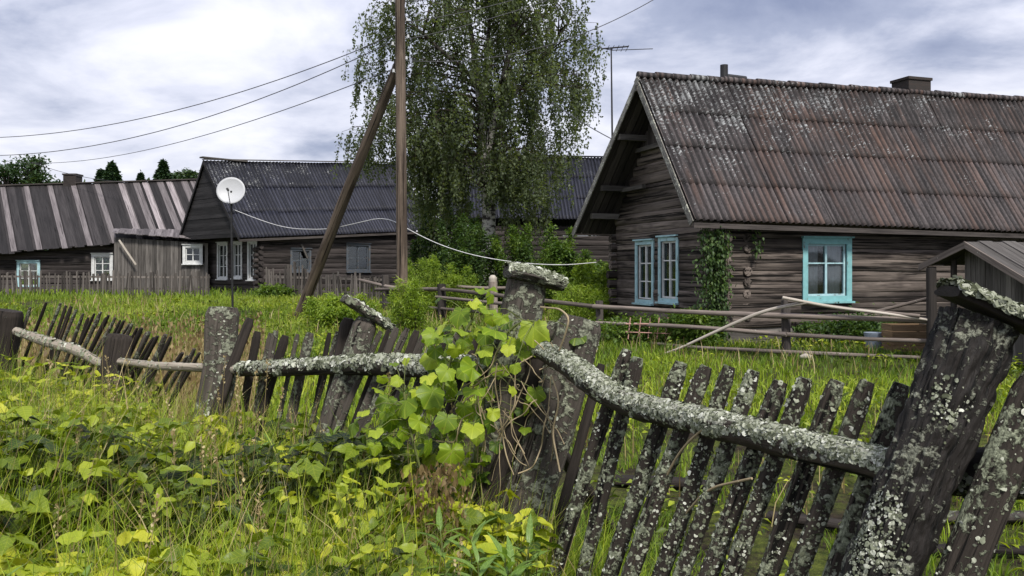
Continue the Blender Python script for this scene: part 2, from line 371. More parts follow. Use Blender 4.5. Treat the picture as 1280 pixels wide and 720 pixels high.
def mat_glass(name):
    m, nt, b, out = new_mat(name); lk = nt.links.new
    gl = nd(nt, 'ShaderNodeBsdfGlossy', ins={'Roughness': .04}); gl.inputs[0].default_value = (.9, .93, .95, 1)
    tr = nd(nt, 'ShaderNodeBsdfTransparent'); tr.inputs[0].default_value = (.78, .82, .82, 1)
    fr = nd(nt, 'ShaderNodeFresnel', ins={0: 1.45}); f = mth(nt, 'MULTIPLY_ADD', fr.outputs[0], .9, .02, True)
    n = tnoise(nt, attr(nt, 'tc'), 4, 2); bp = nd(nt, 'ShaderNodeBump', ins={'Strength': .06, 'Distance': .02}); lk(n, bp.inputs['Height']); lk(bp.outputs[0], gl.inputs['Normal'])
    mx = nd(nt, 'ShaderNodeMixShader'); lk(f, mx.inputs[0]); lk(tr.outputs[0], mx.inputs[1]); lk(gl.outputs[0], mx.inputs[2]); lk(mx.outputs[0], out.inputs[0])
    return m
def mat_brick(name, c1, c2, mortar):
    m, nt, b, out = new_mat(name); lk = nt.links.new; geo = nd(nt, 'ShaderNodeTexCoord')
    sp = nd(nt, 'ShaderNodeSeparateXYZ'); lk(geo.outputs['Object'], sp.inputs[0]); cb = nd(nt, 'ShaderNodeCombineXYZ')
    lk(mth(nt, 'ADD', sp.outputs[0], sp.outputs[1]), cb.inputs[0]); lk(sp.outputs[2], cb.inputs[1])
    br = nd(nt, 'ShaderNodeTexBrick', ins={'Scale': 4, 'Mortar Size': .02, 'Brick Width': 1., 'Row Height': .32}); lk(cb.outputs[0], br.inputs[0])
    br.inputs['Color1'].default_value = (*c1, 1); br.inputs['Color2'].default_value = (*c2, 1); br.inputs['Mortar'].default_value = (*mortar, 1)
    c = mixc(nt, tnoise(nt, geo.outputs['Object'], 9, 5, .7), br.outputs[0], (.02, .018, .017)); lk(c, b.inputs['Base Color']); b.inputs['Roughness'].default_value = .9
    bp = nd(nt, 'ShaderNodeBump', ins={'Strength': .5, 'Distance': .01}); lk(br.outputs[1], bp.inputs['Height']); bp.invert = True; lk(bp.outputs[0], b.inputs['Normal'])
    return m
# ------------------------------------------------------------------ materials in use
M = {}
M['log'] = mat_wood('log_wood', (.024, .019, .016), (.195, .162, .142), vary=.9, gscale=(.9, 34, 34), bump=1., stain=(.045, .036, .033), crack=.445)
M['log_dark'] = mat_wood('old_log_wood', (.012, .010, .010), (.060, .051, .049), vary=.7, gscale=(1.2, 26, 26), bump=.8, crack=.40)
M['board'] = mat_wood('grey_board', (.030, .027, .025), (.145, .134, .126), vary=.8, gscale=(1.5, 35, 35), bump=.6)
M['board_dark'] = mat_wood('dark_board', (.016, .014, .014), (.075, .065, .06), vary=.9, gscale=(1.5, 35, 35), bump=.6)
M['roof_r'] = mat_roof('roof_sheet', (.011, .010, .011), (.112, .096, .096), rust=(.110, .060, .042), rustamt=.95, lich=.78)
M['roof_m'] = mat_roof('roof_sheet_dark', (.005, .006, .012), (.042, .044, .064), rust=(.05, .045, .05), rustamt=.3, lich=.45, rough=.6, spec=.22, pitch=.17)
M['roof_l'] = mat_wood('roof_board', (.020, .017, .018), (.085, .076, .078), vary=1.6, gscale=(.8, 18, 18), bump=.6, spec=.2, rough=.7)
M['teal'] = mat_paint('teal_paint', (.20, .43, .45), wear=.44)
M['teal_pale'] = mat_paint('pale_blue_paint', (.36, .55, .60), wear=.45)
M['white'] = mat_paint('white_paint', (.62, .63, .63), wear=.42)
M['greyblue'] = mat_paint('greyblue_paint', (.085, .10, .12), wear=.5)
M['glass'] = mat_glass('window_glass')
M['curtain'] = mat_plain('curtain_cloth', (.42, .42, .45), .9, .1, scale=3, var=.25)
M['brick'] = mat_brick('chimney_brick', (.035, .022, .018), (.022, .015, .013), (.03, .028, .026))
M['metal_dark'] = mat_plain('dark_metal', (.03, .03, .032), .5, .5, .6)
M['pole'] = mat_wood('pole_wood', (.040, .030, .024), (.20, .155, .12), vary=.3, gscale=(.9, 38, 38), bump=.9, crack=.42, stain=(.06, .045, .035))
M['rail_wood'] = mat_wood('grey_rail_wood', (.055, .045, .042), (.24, .20, .175), lichen=.25, lscale=20, vary=.7, gscale=(1.5, 40, 40), bump=.5)
M['pale_pole'] = mat_wood('bare_pole_wood', (.22, .19, .16), (.46, .42, .37), vary=.4, gscale=(1.5, 40, 40), bump=.4, crack=.3)
M['dish'] = mat_plain('dish_paint', (.40, .41, .43), .45, .3, scale=5, var=.08)
M['wire'] = mat_plain('wire_rubber', (.05, .05, .055), .6)
M['wire_white'] = mat_plain('white_cable', (.55, .55, .56), .5)

def mat_ground():
    m, nt, b, out = new_mat('soil_and_turf'); lk = nt.links.new
    tc = nd(nt, 'ShaderNodeTexCoord').outputs['Object']
    n = tnoise(nt, tc, 1.6, 7, .65); n2 = tnoise(nt, tc, 14, 6, .7); n3 = tnoise(nt, tc, 60, 4, .7)
    soil = cr(nt, n2, [(.3, (.012, .009, .007)), (.7, (.06, .045, .032))]); moss = cr(nt, n2, [(.3, (.03, .045, .010)), (.7, (.13, .15, .03))])
    c = mixc(nt, cr(nt, mth(nt, 'ADD', mth(nt, 'MULTIPLY', n, .7), mth(nt, 'MULTIPLY', n3, .3)), [(.44, g1(0)), (.54, g1(1))]), soil, moss)
    lk(c, b.inputs['Base Color']); b.inputs['Roughness'].default_value = .95; b.inputs['Specular IOR Level'].default_value = .1
    bp = nd(nt, 'ShaderNodeBump', ins={'Strength': .8, 'Distance': .05}); lk(mth(nt, 'ADD', n2, n3), bp.inputs['Height']); lk(bp.outputs[0], b.inputs['Normal'])
    return m
def build_ground():
    xs = np.concatenate([-np.geomspace(600, 14, 30), np.linspace(-13.5, 13.5, 110), np.geomspace(14, 600, 30)])
    ys = np.concatenate([np.linspace(-30, 0, 10), np.linspace(.3, 20, 90), np.linspace(20.5, 60, 60), np.geomspace(63, 1500, 25)])
    X, Y = np.meshgrid(xs, ys); Z = gz(X, Y)
    v = np.stack([X.ravel(), Y.ravel(), Z.ravel()], 1); w = len(xs); i = np.arange(len(ys)-1)[:, None]*w+np.arange(w-1)[None]
    f = np.stack([i, i+1, i+w+1, i+w], -1).reshape(-1, 4)
    mb = MB(); mb.add(v, f); tag(mb.build('ground', mat_ground()), kind='structure')
build_ground()

# ------------------------------------------------------------------ house building blocks
def hit(px, py, p0, n):
    d = V(((px-640)/F, 1, (HZ-py)/F)); o = V((0, 0, CZ)); n = V(n)
    return o+d*(np.dot(p0-o, n)/np.dot(d, n))
def logs(mb, P, a, n, length, z0, z1, d=.24, holes=(), clip=None, sag=.02, seed=0, zref=0):
    """half round logs stacked: P base point, a along, n outward"""
    P, a, n = V(P), V(a), V(n); rows = int(math.ceil((z1-z0)/d)); up = V((0, 0, 1))
    for r in range(rows):
        zc = z0+(r+.5)*d; s0, s1 = 0., length
        if clip:
            c = clip(zc+d*.35)
            if c is None: continue
            s0, s1 = c
        spans = [(s0, s1)]
        for (h0, h1, hz0, hz1) in holes:
            if zc > hz0-.05 and zc < hz1+.05:
                new = []
                for (q0, q1) in spans:
                    if h1 <= q0 or h0 >= q1: new.append((q0, q1)); continue
                    if h0 > q0: new.append((q0, h0))
                    if h1 < q1: new.append((h1, q1))
                spans = new
        rr = random.random(); rd = d*.5*random.uniform(.93, 1.05); oo = random.uniform(-.012, .012)
        for (q0, q1) in spans:
            if q1-q0 < .05: continue
            m = max(2, int((q1-q0)/.22)); xs = np.linspace(q0, q1, m); th = np.linspace(-1.55, 1.55, 9)
            w = .022*fbm(np.stack([xs*.6, xs*0+r*3.1, xs*0+seed], 1), 3, 5); wz = .03*fbm(np.stack([xs*.35, xs*0+r*3.1+50, xs*0+seed], 1), 2, 6)
            rad = rd*(1+.06*noise1(xs*1.3+r*9, 4))
            v = P[None, None]+a*xs[:, None, None]+n*(oo+w[:, None, None]-rd*.05+rad[:, None, None]*.55*(np.cos(th)[None, :, None])**.6)+up*(zc+wz[:, None, None]+rad[:, None, None]*1.13*np.sin(th)[None, :, None]-P[2])
            k = len(th); i = np.arange(m-1)[:, None]*k+np.arange(k-1)[None]
            f = np.stack([i, i+k, i+k+1, i+1], -1).reshape(-1, 4)
            if np.dot(np.cross(a, up), n) < 0: f = f[:, ::-1]
            tcv = np.stack([np.repeat(xs, k)+r*3.7, np.tile(np.cos(th)*rd, m)+r*1.9, np.tile(np.sin(th)*rd, m)], 1)
            mb.add(v.reshape(-1, 3), f, tcv, rr)
def log_ends(mb, P, n, z0, z1, d=.24, out=.22, r=.105):
    P, n = V(P), V(n)
    for i in range(int((z1-z0)/d)):
        z = z0+(i+.5)*d; c = V((P[0], P[1], z)); o = out+random.uniform(-.04, .05)
        tube(mb, [c-n*.1, c+n*o], [r*random.uniform(.93, 1.06)]*2, 12, .08, .06, 2, 20)
def window(parent, P, a, n, w, h, paint, cols=2, rows=3, cas=.11, curtain=True, mat2=None, sill=True, split=None, hood=False):
    """P bottom-left corner of the casing, a along, n outward"""
    P, a, n = V(P), V(a), V(n); up = V((0, 0, 1)); mb = MB(); t = .035
    def bar(m, x0, x1, z0, z1, dn, th): box(m, P+a*(x0+x1)/2+up*(z0+z1)/2+n*dn, *( (a*(x1-x0)/2, up*(z1-z0)/2, n*th/2) if (x1-x0) > (z1-z0) else (up*(z1-z0)/2, a*(x1-x0)/2, n*th/2) ))
    bar(mb, 0, cas, 0, h, .06, t); bar(mb, w-cas, w, 0, h, .06, t)
    bar(mb, cas, w-cas, h-cas, h, .06, t); bar(mb, cas, w-cas, 0, cas*.9, .06, t)
    bar(mb, -.02, w+.02, h, h+.035, .09, .09)
    if hood: bar(mb, -.08, w+.08, h+.035, h+.06, .13, .2)
    wo = mb.build('window', paint, parent, False)
    s = MB(); iw, ih = w-2*cas, h-2*cas; st = .045
    x0, x1, z0, z1 = cas, w-cas, cas*.9, h-cas
    bar(s, x0, x0+st, z0, z1, -.005, .045); bar(s, x1-st, x1, z0, z1, -.005, .045); bar(s, x0+st, x1-st, z0, z0+st, -.005, .045); bar(s, x0+st, x1-st, z1-st, z1, -.005, .045)
    for i in range(1, cols):
        x = x0+(x1-x0)*i/cols; bar(s, x-st*.55, x+st*.55, z0+st, z1-st, -.003, .05)
    ys = split or [i/rows for i in range(1, rows)]
    for q in ys:
        z = z0+(z1-z0)*q
        for i in range(cols):
            xa = x0+(x1-x0)*i/cols+st*.56; xb = x0+(x1-x0)*(i+1)/cols-st*.56; bar(s, xa, xb, z-.014, z+.014, -.006, .03)
    s.build('sash', mat2 or paint, wo, False)
    # reveal behind the casing
    rv = MB()
    for (c0, c1, d0, d1) in ((x0-.02, x0, z0, z1), (x1, x1+.02, z0, z1), (x0, x1, z0-.02, z0), (x0, x1, z1, z1+.02)):
        box(rv, P+a*(c0+c1)/2+up*(d0+d1)/2-n*.03, a*(c1-c0)/2, up*(d1-d0)/2, n*.07)
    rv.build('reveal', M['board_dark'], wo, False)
    g = MB(); c = [P+a*x0+up*z0, P+a*x1+up*z0, P+a*x1+up*z1, P+a*x0+up*z1]
    g.add(np.array([q-n*.012 for q in c]+[q-n*.016 for q in c]), [(0, 1, 2, 3), (7, 6, 5, 4)], None); g.build('glass', M['glass'], wo, False)
    if curtain:
        cu = MB()
        for (u0, u1) in (((0, .42), (.58, 1)) if w > .6 else ((0, .8),)):
            m = 24; xs = np.linspace(x0+(x1-x0)*u0, x0+(x1-x0)*u1, m); fo = -.13+.02*np.sin(np.arange(m)*1.3)+.008*np.sin(np.arange(m)*2.9)
            v = [P+a*x+up*z+n*f for z in (z0, z1) for x, f in zip(xs, fo)]
            cu.add(v, [(i, i+1, m+i+1, m+i) for i in range(m-1)])
        cu.build('curtain', M['curtain'], wo)
    if sill:
        sl = MB(); bar(sl, -.02, w+.02, -.04, 0, .09, .13); sl.build('sill', paint, wo, False)
    return wo
def roof_sheets(mb, A, B, C, D, pitch=.15, amp=.026, rows=3, sheet=1.1, seed=0, jit=.01, over=.1, sag=0.):
    """corrugated sheets on the patch A-B (ridge) C-D (eave)"""
    A, B, C, D = map(V, (A, B, C, D)); L = np.linalg.norm(C-D); S = (np.linalg.norm(D-A)+np.linalg.norm(C-B))/2
    nrm = unit(np.cross(C-D, A-D)); nrm = nrm if nrm[2] > 0 else -nrm
    ns = max(1, int(round(L/sheet))); rg = np.random.default_rng(seed)
    per = max(2, int(round(sheet/pitch)))*8
    for r in range(rows):
        for k in range(ns):
            s = np.linspace(k/ns, (k+1)/ns, per+1)
            t0, t1 = r/rows, (r+1)/rows+(over/S if r < rows-1 else .0)+rg.uniform(-1, 1)*jit/S*1.5
            t = np.linspace(t0, t1, 6); ss, tt = np.meshgrid(s, t)
            P = ((1-ss)*(1-tt))[..., None]*A+(ss*(1-tt))[..., None]*B+(ss*tt)[..., None]*C+((1-ss)*tt)[..., None]*D
            fr = (tt-t0)/(t1-t0)
            off = amp*np.cos(2*np.pi*ss*L/pitch)+.013*fr+rg.uniform(-1, 1)*jit*.6+rg.uniform(-1, 1)*jit*(ss-s[0])*ns+.012*((k+r) % 2)*.3
            off = off-sag*np.sin(np.pi*ss)*np.sin(np.pi*tt)+.03*(fbm(np.stack([ss.ravel()*L*.35, tt.ravel()*S*.35, 0*ss.ravel()+seed], 1), 2, seed)).reshape(ss.shape)
            P = P+nrm*off[..., None]
            w = per+1; i = np.arange(5)[:, None]*w+np.arange(per)[None]
            f = np.stack([i, i+w, i+w+1, i+1], -1).reshape(-1, 4)
            tcv = np.stack([ss.ravel()*L, tt.ravel()*S, 0*ss.ravel()], 1); mb.add(P.reshape(-1, 3), f, tcv, rg.random())
def solid(o, t=.008):
    m = o.modifiers.new('thickness', 'SOLIDIFY'); m.thickness = t; m.offset = -1; return o

# ------------------------------------------------------------------ right hand house
def right_house():
    th = R(18.5); u = V((math.cos(th), math.sin(th), 0)); v = V((-math.sin(th), math.cos(th), 0))
    D = at(868, 275, 17.0); A = at(797, 95, 19.65); Lf = at(715, 291, 22.5)
    OV = .9; P0 = D+u*OV+v*.45; P0[2] = 0
    T = thing('log_house', (P0[0]+5*u[0]+2.6*v[0], P0[1]+5*u[1]+2.6*v[1], .1), 'weathered brown log house on the right with turquoise windows and rusty corrugated roof', 'house', 'wooden village houses')
    z0 = G(P0[0], P0[1])-.06
    B = A+u*15.5; B[2] = A[2]+.22; C = D+u*14.6; C[2] = 2.36; Cl = Lf+u*15
    tr = np.dot(A-P0, v); tl = np.dot(Lf-P0, v); Wd = tl-.45; LEN = 13.2
    def zr(t):
        return (D[2]+(A[2]-D[2])*(t+.45)/(tr+.45) if t < tr else A[2]+(Lf[2]-A[2])*(t-tr)/(tl-tr))-.10
    # walls
    gw = P0; holes = []; wins = []
    for (x0, y0, x1, y1) in ((797, 300, 820, 378), (826, 295, 851, 377)):
        p = hit(x0, y1, P0, u); q = hit(x1, y0, P0, u); ta, tb = np.dot(p-P0, v), np.dot(q-P0, v); zb = p[2]; zt = q[2]
        wins.append((tb, ta, zb, zt, 'g')); holes.append((tb+.06, ta-.06, zb+.06, zt-.06))
    lh = []
    p = hit(1001, 377, P0, v); q = hit(1062, 298, P0, v); sa, sb = np.dot(p-P0, u), np.dot(q-P0, u)
    lz0, lz1 = p[2], q[2]
    lh.append((sa+.06, sb-.06, lz0+.06, lz1-.06))
    mb = MB(); base = z0+.42
    logs(mb, P0, u, -v, LEN, base, zr(0)-.27, .235, lh, seed=1)
    back = P0+v*Wd; logs(mb, back, u, v, LEN, base, 2.8, .235, seed=2)
    def clip(z):
        lo = 0; hi = Wd
        if z > zr(0): lo = -.45+(z+.10-D[2])/(A[2]-D[2])*(tr+.45)
        if z > zr(Wd): hi = tr+(A[2]-.1-z)/(A[2]-Lf[2])*(tl-tr)
        return (lo, hi) if hi-lo > .15 else None
    logs(mb, P0, v, -u, Wd, base, A[2]-.9, .235, holes, clip, seed=3)
    E = P0+u*LEN; logs(mb, E, v, u, Wd, base, A[2]-.2, .235, (), clip, seed=4)
    mb.build('wall', M['log'], T)
    # foundation skirt: old boards
    mb = MB()
    for i in range(3):
        zc = z0+.07+i*.14
        box(mb, P0+u*(LEN/2)+v*.03+V((0, 0, zc)), u*LEN/2, V((0, 0, .066)), v*.02); box(mb, P0+v*(Wd/2)+u*.03+V((0, 0, zc)), v*Wd/2, V((0, 0, .066)), u*.02)
    mb.build('plinth', M['board'], T, False)
    # log ends at corners and at the cross wall
    def ends(*a):
        mb = MB(); log_ends(mb, *a); mb.build('log_ends', M['log'], T)
    ends(P0+u*.0-v*.02, -v, base+.11, 2.5, .235); ends(P0-u*.02, -u, base, 2.6, .235)
    c2 = hit(932, 350, P0, v); s2 = np.dot(c2-P0, u); ends(P0+u*s2, -v, base+.11, zr(0)-.1, .235, .06, .095)
    ends(P0+v*Wd-u*.02, -u, base, 2.6, .235)
    for s3 in (8.2,): ends(P0+u*s3, -v, base+.11, zr(0)-.1, .235, .06)
    # horizontal ledge board on the gable and upper boarding
    zl = hit(800, 190, P0, u)[2]; cA, cB = clip(zl)
    mb = MB()
    x = cA
    while x < cB:
        zt = zr(x+.09)-.02
        if zt-zl > .1: box(mb, P0+v*(x+.085)-u*.075+V((0, 0, (zl+zt)/2)), V((0, 0, (zt-zl)/2)), v*.08, u*.012)
        x += .175
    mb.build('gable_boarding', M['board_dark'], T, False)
    mb = MB(); box(mb, P0+v*(cA+cB)/2-u*.14+V((0, 0, zl)), v*(cB-cA)/2*.98, V((0, 0, .05)), u*.05); mb.build('ledge', M['board'], T, False)
    # purlins that carry the overhanging roof
    for (t, ) in ((tr-.02,), (.15,), (Wd-.15,), (tr+(Wd-tr)*.34,), (tr+(Wd-tr)*.72,), (tr*.5,)):
        z = zr(t)-.16; mb = MB(); box(mb, P0+v*t-u*.30+V((0, 0, z)), u*.52, v*.06, V((0, 0, .07))); mb.build('purlin', M['board'], T, False)
    mb = MB(); box(mb, P0+v*(tr+(Wd-tr)*.72-.55)-u*.2+V((0, 0, zr(tr+(Wd-tr)*.72)-.2)), v*.6, V((0, 0, .05)), u*.05); mb.build('tie_beam', M['board'], T, False)
    # roof
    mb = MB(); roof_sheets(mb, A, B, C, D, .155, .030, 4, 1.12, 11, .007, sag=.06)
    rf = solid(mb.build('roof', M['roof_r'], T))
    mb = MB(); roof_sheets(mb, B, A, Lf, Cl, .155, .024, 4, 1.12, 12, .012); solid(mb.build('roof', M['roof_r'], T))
    # ridge cap: rounded overlapping pieces
    mb = MB(); k = 34
    for i in range(k):
        p = A+(B-A)*(i/k)+V((0, 0, .03+.012*(i % 2))); q = A+(B-A)*((i+1.12)/k)+V((0, 0, .02+.012*(i % 2)))
        tube(mb, [p, q], [.085, .075], 10, .2, .12, 3, 12)
    mb.build('ridge_cap', M['roof_r'], rf)
    # verge boards (near verge pale with lichen) and soffit boards
    mb = MB()
    for (p, q) in ((A, D), (A, Lf)):
        nn = unit(np.cross(u, q-p)); nn = nn if nn[2] > 0 else -nn
        box(mb, (p+q)/2-nn*.10-u*.012, (q-p)/2, nn*.075, u*.014)
    mb.build('verge_board', M['vergelich'], rf, False)
    mb = MB()
    for (a_, b_) in ((A, Lf), (A, D)):
        dn = unit(np.cross(u, b_-a_)); dn = dn if dn[2] > 0 else -dn
        for i in range(10):
            o = u*(.03+.2*i+.09); box(mb, (a_+b_)/2+o-dn*.075, (b_-a_)/2*.985, u*.088, dn*.012)
    for i in range(14):  # rafters tails region along near eave
        pass
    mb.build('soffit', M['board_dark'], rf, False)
    mb = MB(); box(mb, (D+C)/2+v*.03-V((0, 0, .10)), (C-D)/2, V((0, 0, .05)), v*.014); mb.build('eave_board', M['board_dark'], rf, False)
    # windows
    for (tb, ta, zb, zt, _) in wins:
        window(T, P0+v*ta+V((0, 0, zb)), -v, -u, ta-tb, zt-zb, M['teal_pale'], 2, 3, .1, split=[.33, .66], mat2=M['white'])
    w = window(T, P0+u*sa+V((0, 0, lz0)), u, -v, sb-sa, lz1-lz0, M['teal'], 2, 2, .13, split=[.63], hood=False, mat2=M['teal_pale'])
    # interior floor/dark lining so that the room is closed
    mb = MB(); box(mb, P0+u*LEN/2+v*Wd/2+V((0, 0, base+.02)), u*(LEN/2-.15), v*(Wd/2-.15), V((0, 0, .02))); mb.build('floor', M['board_dark'], T, False)
    # chimney and stove pipe
    def ridgept(px, dz=0):
        s = ((px-640)/F*A[1]-A[0])/(u[0]-(px-640)/F*u[1]); return A+u*s+V((0, 0, .015*s*0+dz+(B[2]-A[2])*s/15.5))
    c = ridgept(1148)+v*.25; mb = MB(); box(mb, c+V((0, 0, -.05)), u*.36, v*.3, V((0, 0, .42))); ch = mb.build('chimney', M['brick'], rf, False)
    mb = MB(); box(mb, c+V((0, 0, .39)), u*.39, v*.33, V((0, 0, .035))); mb.build('chimney_cap', M['brick'], ch, False)
    c = ridgept(908)+v*.1; mb = MB(); tube(mb, [c-V((0, 0, .2)), c+V((0, 0, .42))], .095, 12, .2)
    tube(mb, [c+V((0, 0, .15))+u*.05, c+V((0, 0, .13))+u*.6], .065, 10, .2); mb.build('stove_pipe', M['metal_dark'], rf)
    return P0, u, v, Wd
M['vergelich'] = mat_wood('verge_board_wood', (.06, .055, .05), (.24, .23, .21), lichen=.5, lscale=22, vary=.2)
RH = right_house()

# ------------------------------------------------------------------ middle house
M['gable_mid'] = mat_wood('blackish_board', (.007, .007, .008), (.036, .034, .035), vary=.8, gscale=(1.5, 35, 35), bump=.6)  # near-black boards for the middle gable and its verge
def middle_house():
    th = R(46); u = V((math.cos(th), math.sin(th), 0)); v = V((-math.sin(th), math.cos(th), 0))
    D = at(299, 298, 36); C = at(541, 288, 43.7); A = at(254, 201, 38.3); B = at(500, 205, 46.2); Lf = at(222, 301, 40.2)
    # the roof runs on behind the birch
    P0 = D+u*1.15+v*.4; P0[2] = 0; z0 = .35; L2 = Lf.copy()
    tr = np.dot(A-P0, v); tl = np.dot(Lf-P0, v); Wd = tl-.4; LEN = 10
    T = thing('log_house', (P0[0]+4*u[0], P0[1]+4*u[1], .45), 'dark log house with black-blue corrugated roof and three white gable windows behind the satellite dish', 'house', 'wooden village houses')
    def zr(t): return (D[2]+(A[2]-D[2])*(t+.4)/(tr+.4) if t < tr else A[2]+(Lf[2]-A[2])*(t-tr)/(tl-tr))-.1
    def clip(z):
        lo = 0; hi = Wd
        if z > zr(0): lo = -.4+(z+.1-D[2])/(A[2]-D[2])*(tr+.4)
        if z > zr(Wd): hi = tr+(A[2]-.1-z)/(A[2]-Lf[2])*(tl-tr)
        return (lo, hi) if hi-lo > .15 else None
    wins = []; holes = []
    for (x0, y0, x1, y1) in ((273, 303, 286, 349), (292, 302, 304, 348), (311, 301, 323, 350)):
        p = hit(x0, y1, P0, u); q = hit(x1, y0, P0, u); ta, tb = np.dot(p-P0, v), np.dot(q-P0, v)
        wins.append((tb, ta, p[2], q[2])); holes.append((tb+.06, ta-.06, p[2]+.05, q[2]-.05))
    lw = []
    for (x0, y0, x1, y1) in ((432, 305, 462, 340), (362, 311, 388, 340)):
        p = hit(x0, y1, P0, v); q = hit(x1, y0, P0, v); lw.append((np.dot(p-P0, u), np.dot(q-P0, u), p[2], q[2]))
    mb = MB()
    logs(mb, P0, u, -v, LEN, z0, 3.75, .24, [(a+.06, b-.06, c+.05, d-.05) for a, b, c, d in lw], lambda z: (max(0, (z-3.12)/.062), LEN) if z < 3.7 else None, seed=21)
    logs(mb, P0, v, -u, Wd, z0, 3.1, .24, holes, clip, seed=22)
    logs(mb, P0+u*LEN, v, u, Wd, z0, 3.1, .24, (), clip, seed=23); logs(mb, P0+v*Wd, u, v, LEN, z0, 2.8, .24, seed=24)
    mb.build('wall', M['log_dark'], T)
    for q in ((P0-u*.02, -u, z0, 2.7, .24), (P0-v*.02, -v, z0+.12, 2.7, .24)):
        mb = MB(); log_ends(mb, *q); mb.build('log_ends', M['log_dark'], T)
    # boarded gable, flush with the roof's verge
    mb = MB(); z = 3.0; g0 = D+u*.12
    while z < A[2]-.2:
        f = lambda zz: (D+(A-D)*(zz-D[2])/(A[2]-D[2]), Lf+(A-Lf)*(zz-Lf[2])/(A[2]-Lf[2]))
        a_, b_ = f(max(z, D[2]+.03)); a_ = a_+u*.1; b_ = b_+u*.1; a_[2] = b_[2] = z
        dv = unit(b_-a_); ln = np.linalg.norm(b_-a_)
        if ln > .2: box(mb, (a_+b_)/2+u*.015*random.random(), dv*(ln/2-.05), V((0, 0, .088)), np.cross(dv, V((0, 0, 1)))*.012)
        z += .18
    mb.build('gable_boarding', M['gable_mid'], T, False)
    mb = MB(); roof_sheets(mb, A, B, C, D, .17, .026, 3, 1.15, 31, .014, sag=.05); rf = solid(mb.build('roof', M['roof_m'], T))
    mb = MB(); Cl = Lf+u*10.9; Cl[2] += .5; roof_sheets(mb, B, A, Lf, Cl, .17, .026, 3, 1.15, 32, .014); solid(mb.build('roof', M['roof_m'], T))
    mb = MB()
    for (p, q) in ((A, D), (A, Lf)): box(mb, (p+q)/2-V((0, 0, .05)), (q-p)/2, V((0, 0, .09)), u*.015)
    mb.build('verge_board', M['gable_mid'], rf, False)
    mb = MB(); box(mb, (A+B)/2+V((0, 0, .07)), (B-A)/2, v*.13, V((0, 0, .015))); box(mb, A+u*1.0+V((0, 0, .15)), u*1.1, v*.16, V((0, 0, .03))); mb.build('ridge_cap', M['board'], rf, False)
    mb = MB(); box(mb, (C+D)/2-V((0, 0, .09)), (C-D)/2, V((0, 0, .05)), v*.015); mb.build('eave_board', M['board_dark'], rf, False)
    for (tb, ta, zb, zt) in wins: window(T, P0+v*ta+V((0, 0, zb)), -v, -u, ta-tb, zt-zb, M['white'], 2, 3, .10, curtain=False)
    for (sa, sb, zb, zt) in lw: window(T, P0+u*sa+V((0, 0, zb)), u, -v, sb-sa, zt-zb, M['greyblue'], 2, 2, .10, curtain=False)
    # brace under the eave
    mb = MB(); box(mb, P0+u*2.2-v*.1+V((0, 0, 2.35)), unit(u*.4+V((0, 0, -.8)))*.35, v*.04, u*.05); mb.build('eave_brace', M['board'], T, False)
    return P0, u, v
MH = middle_house()

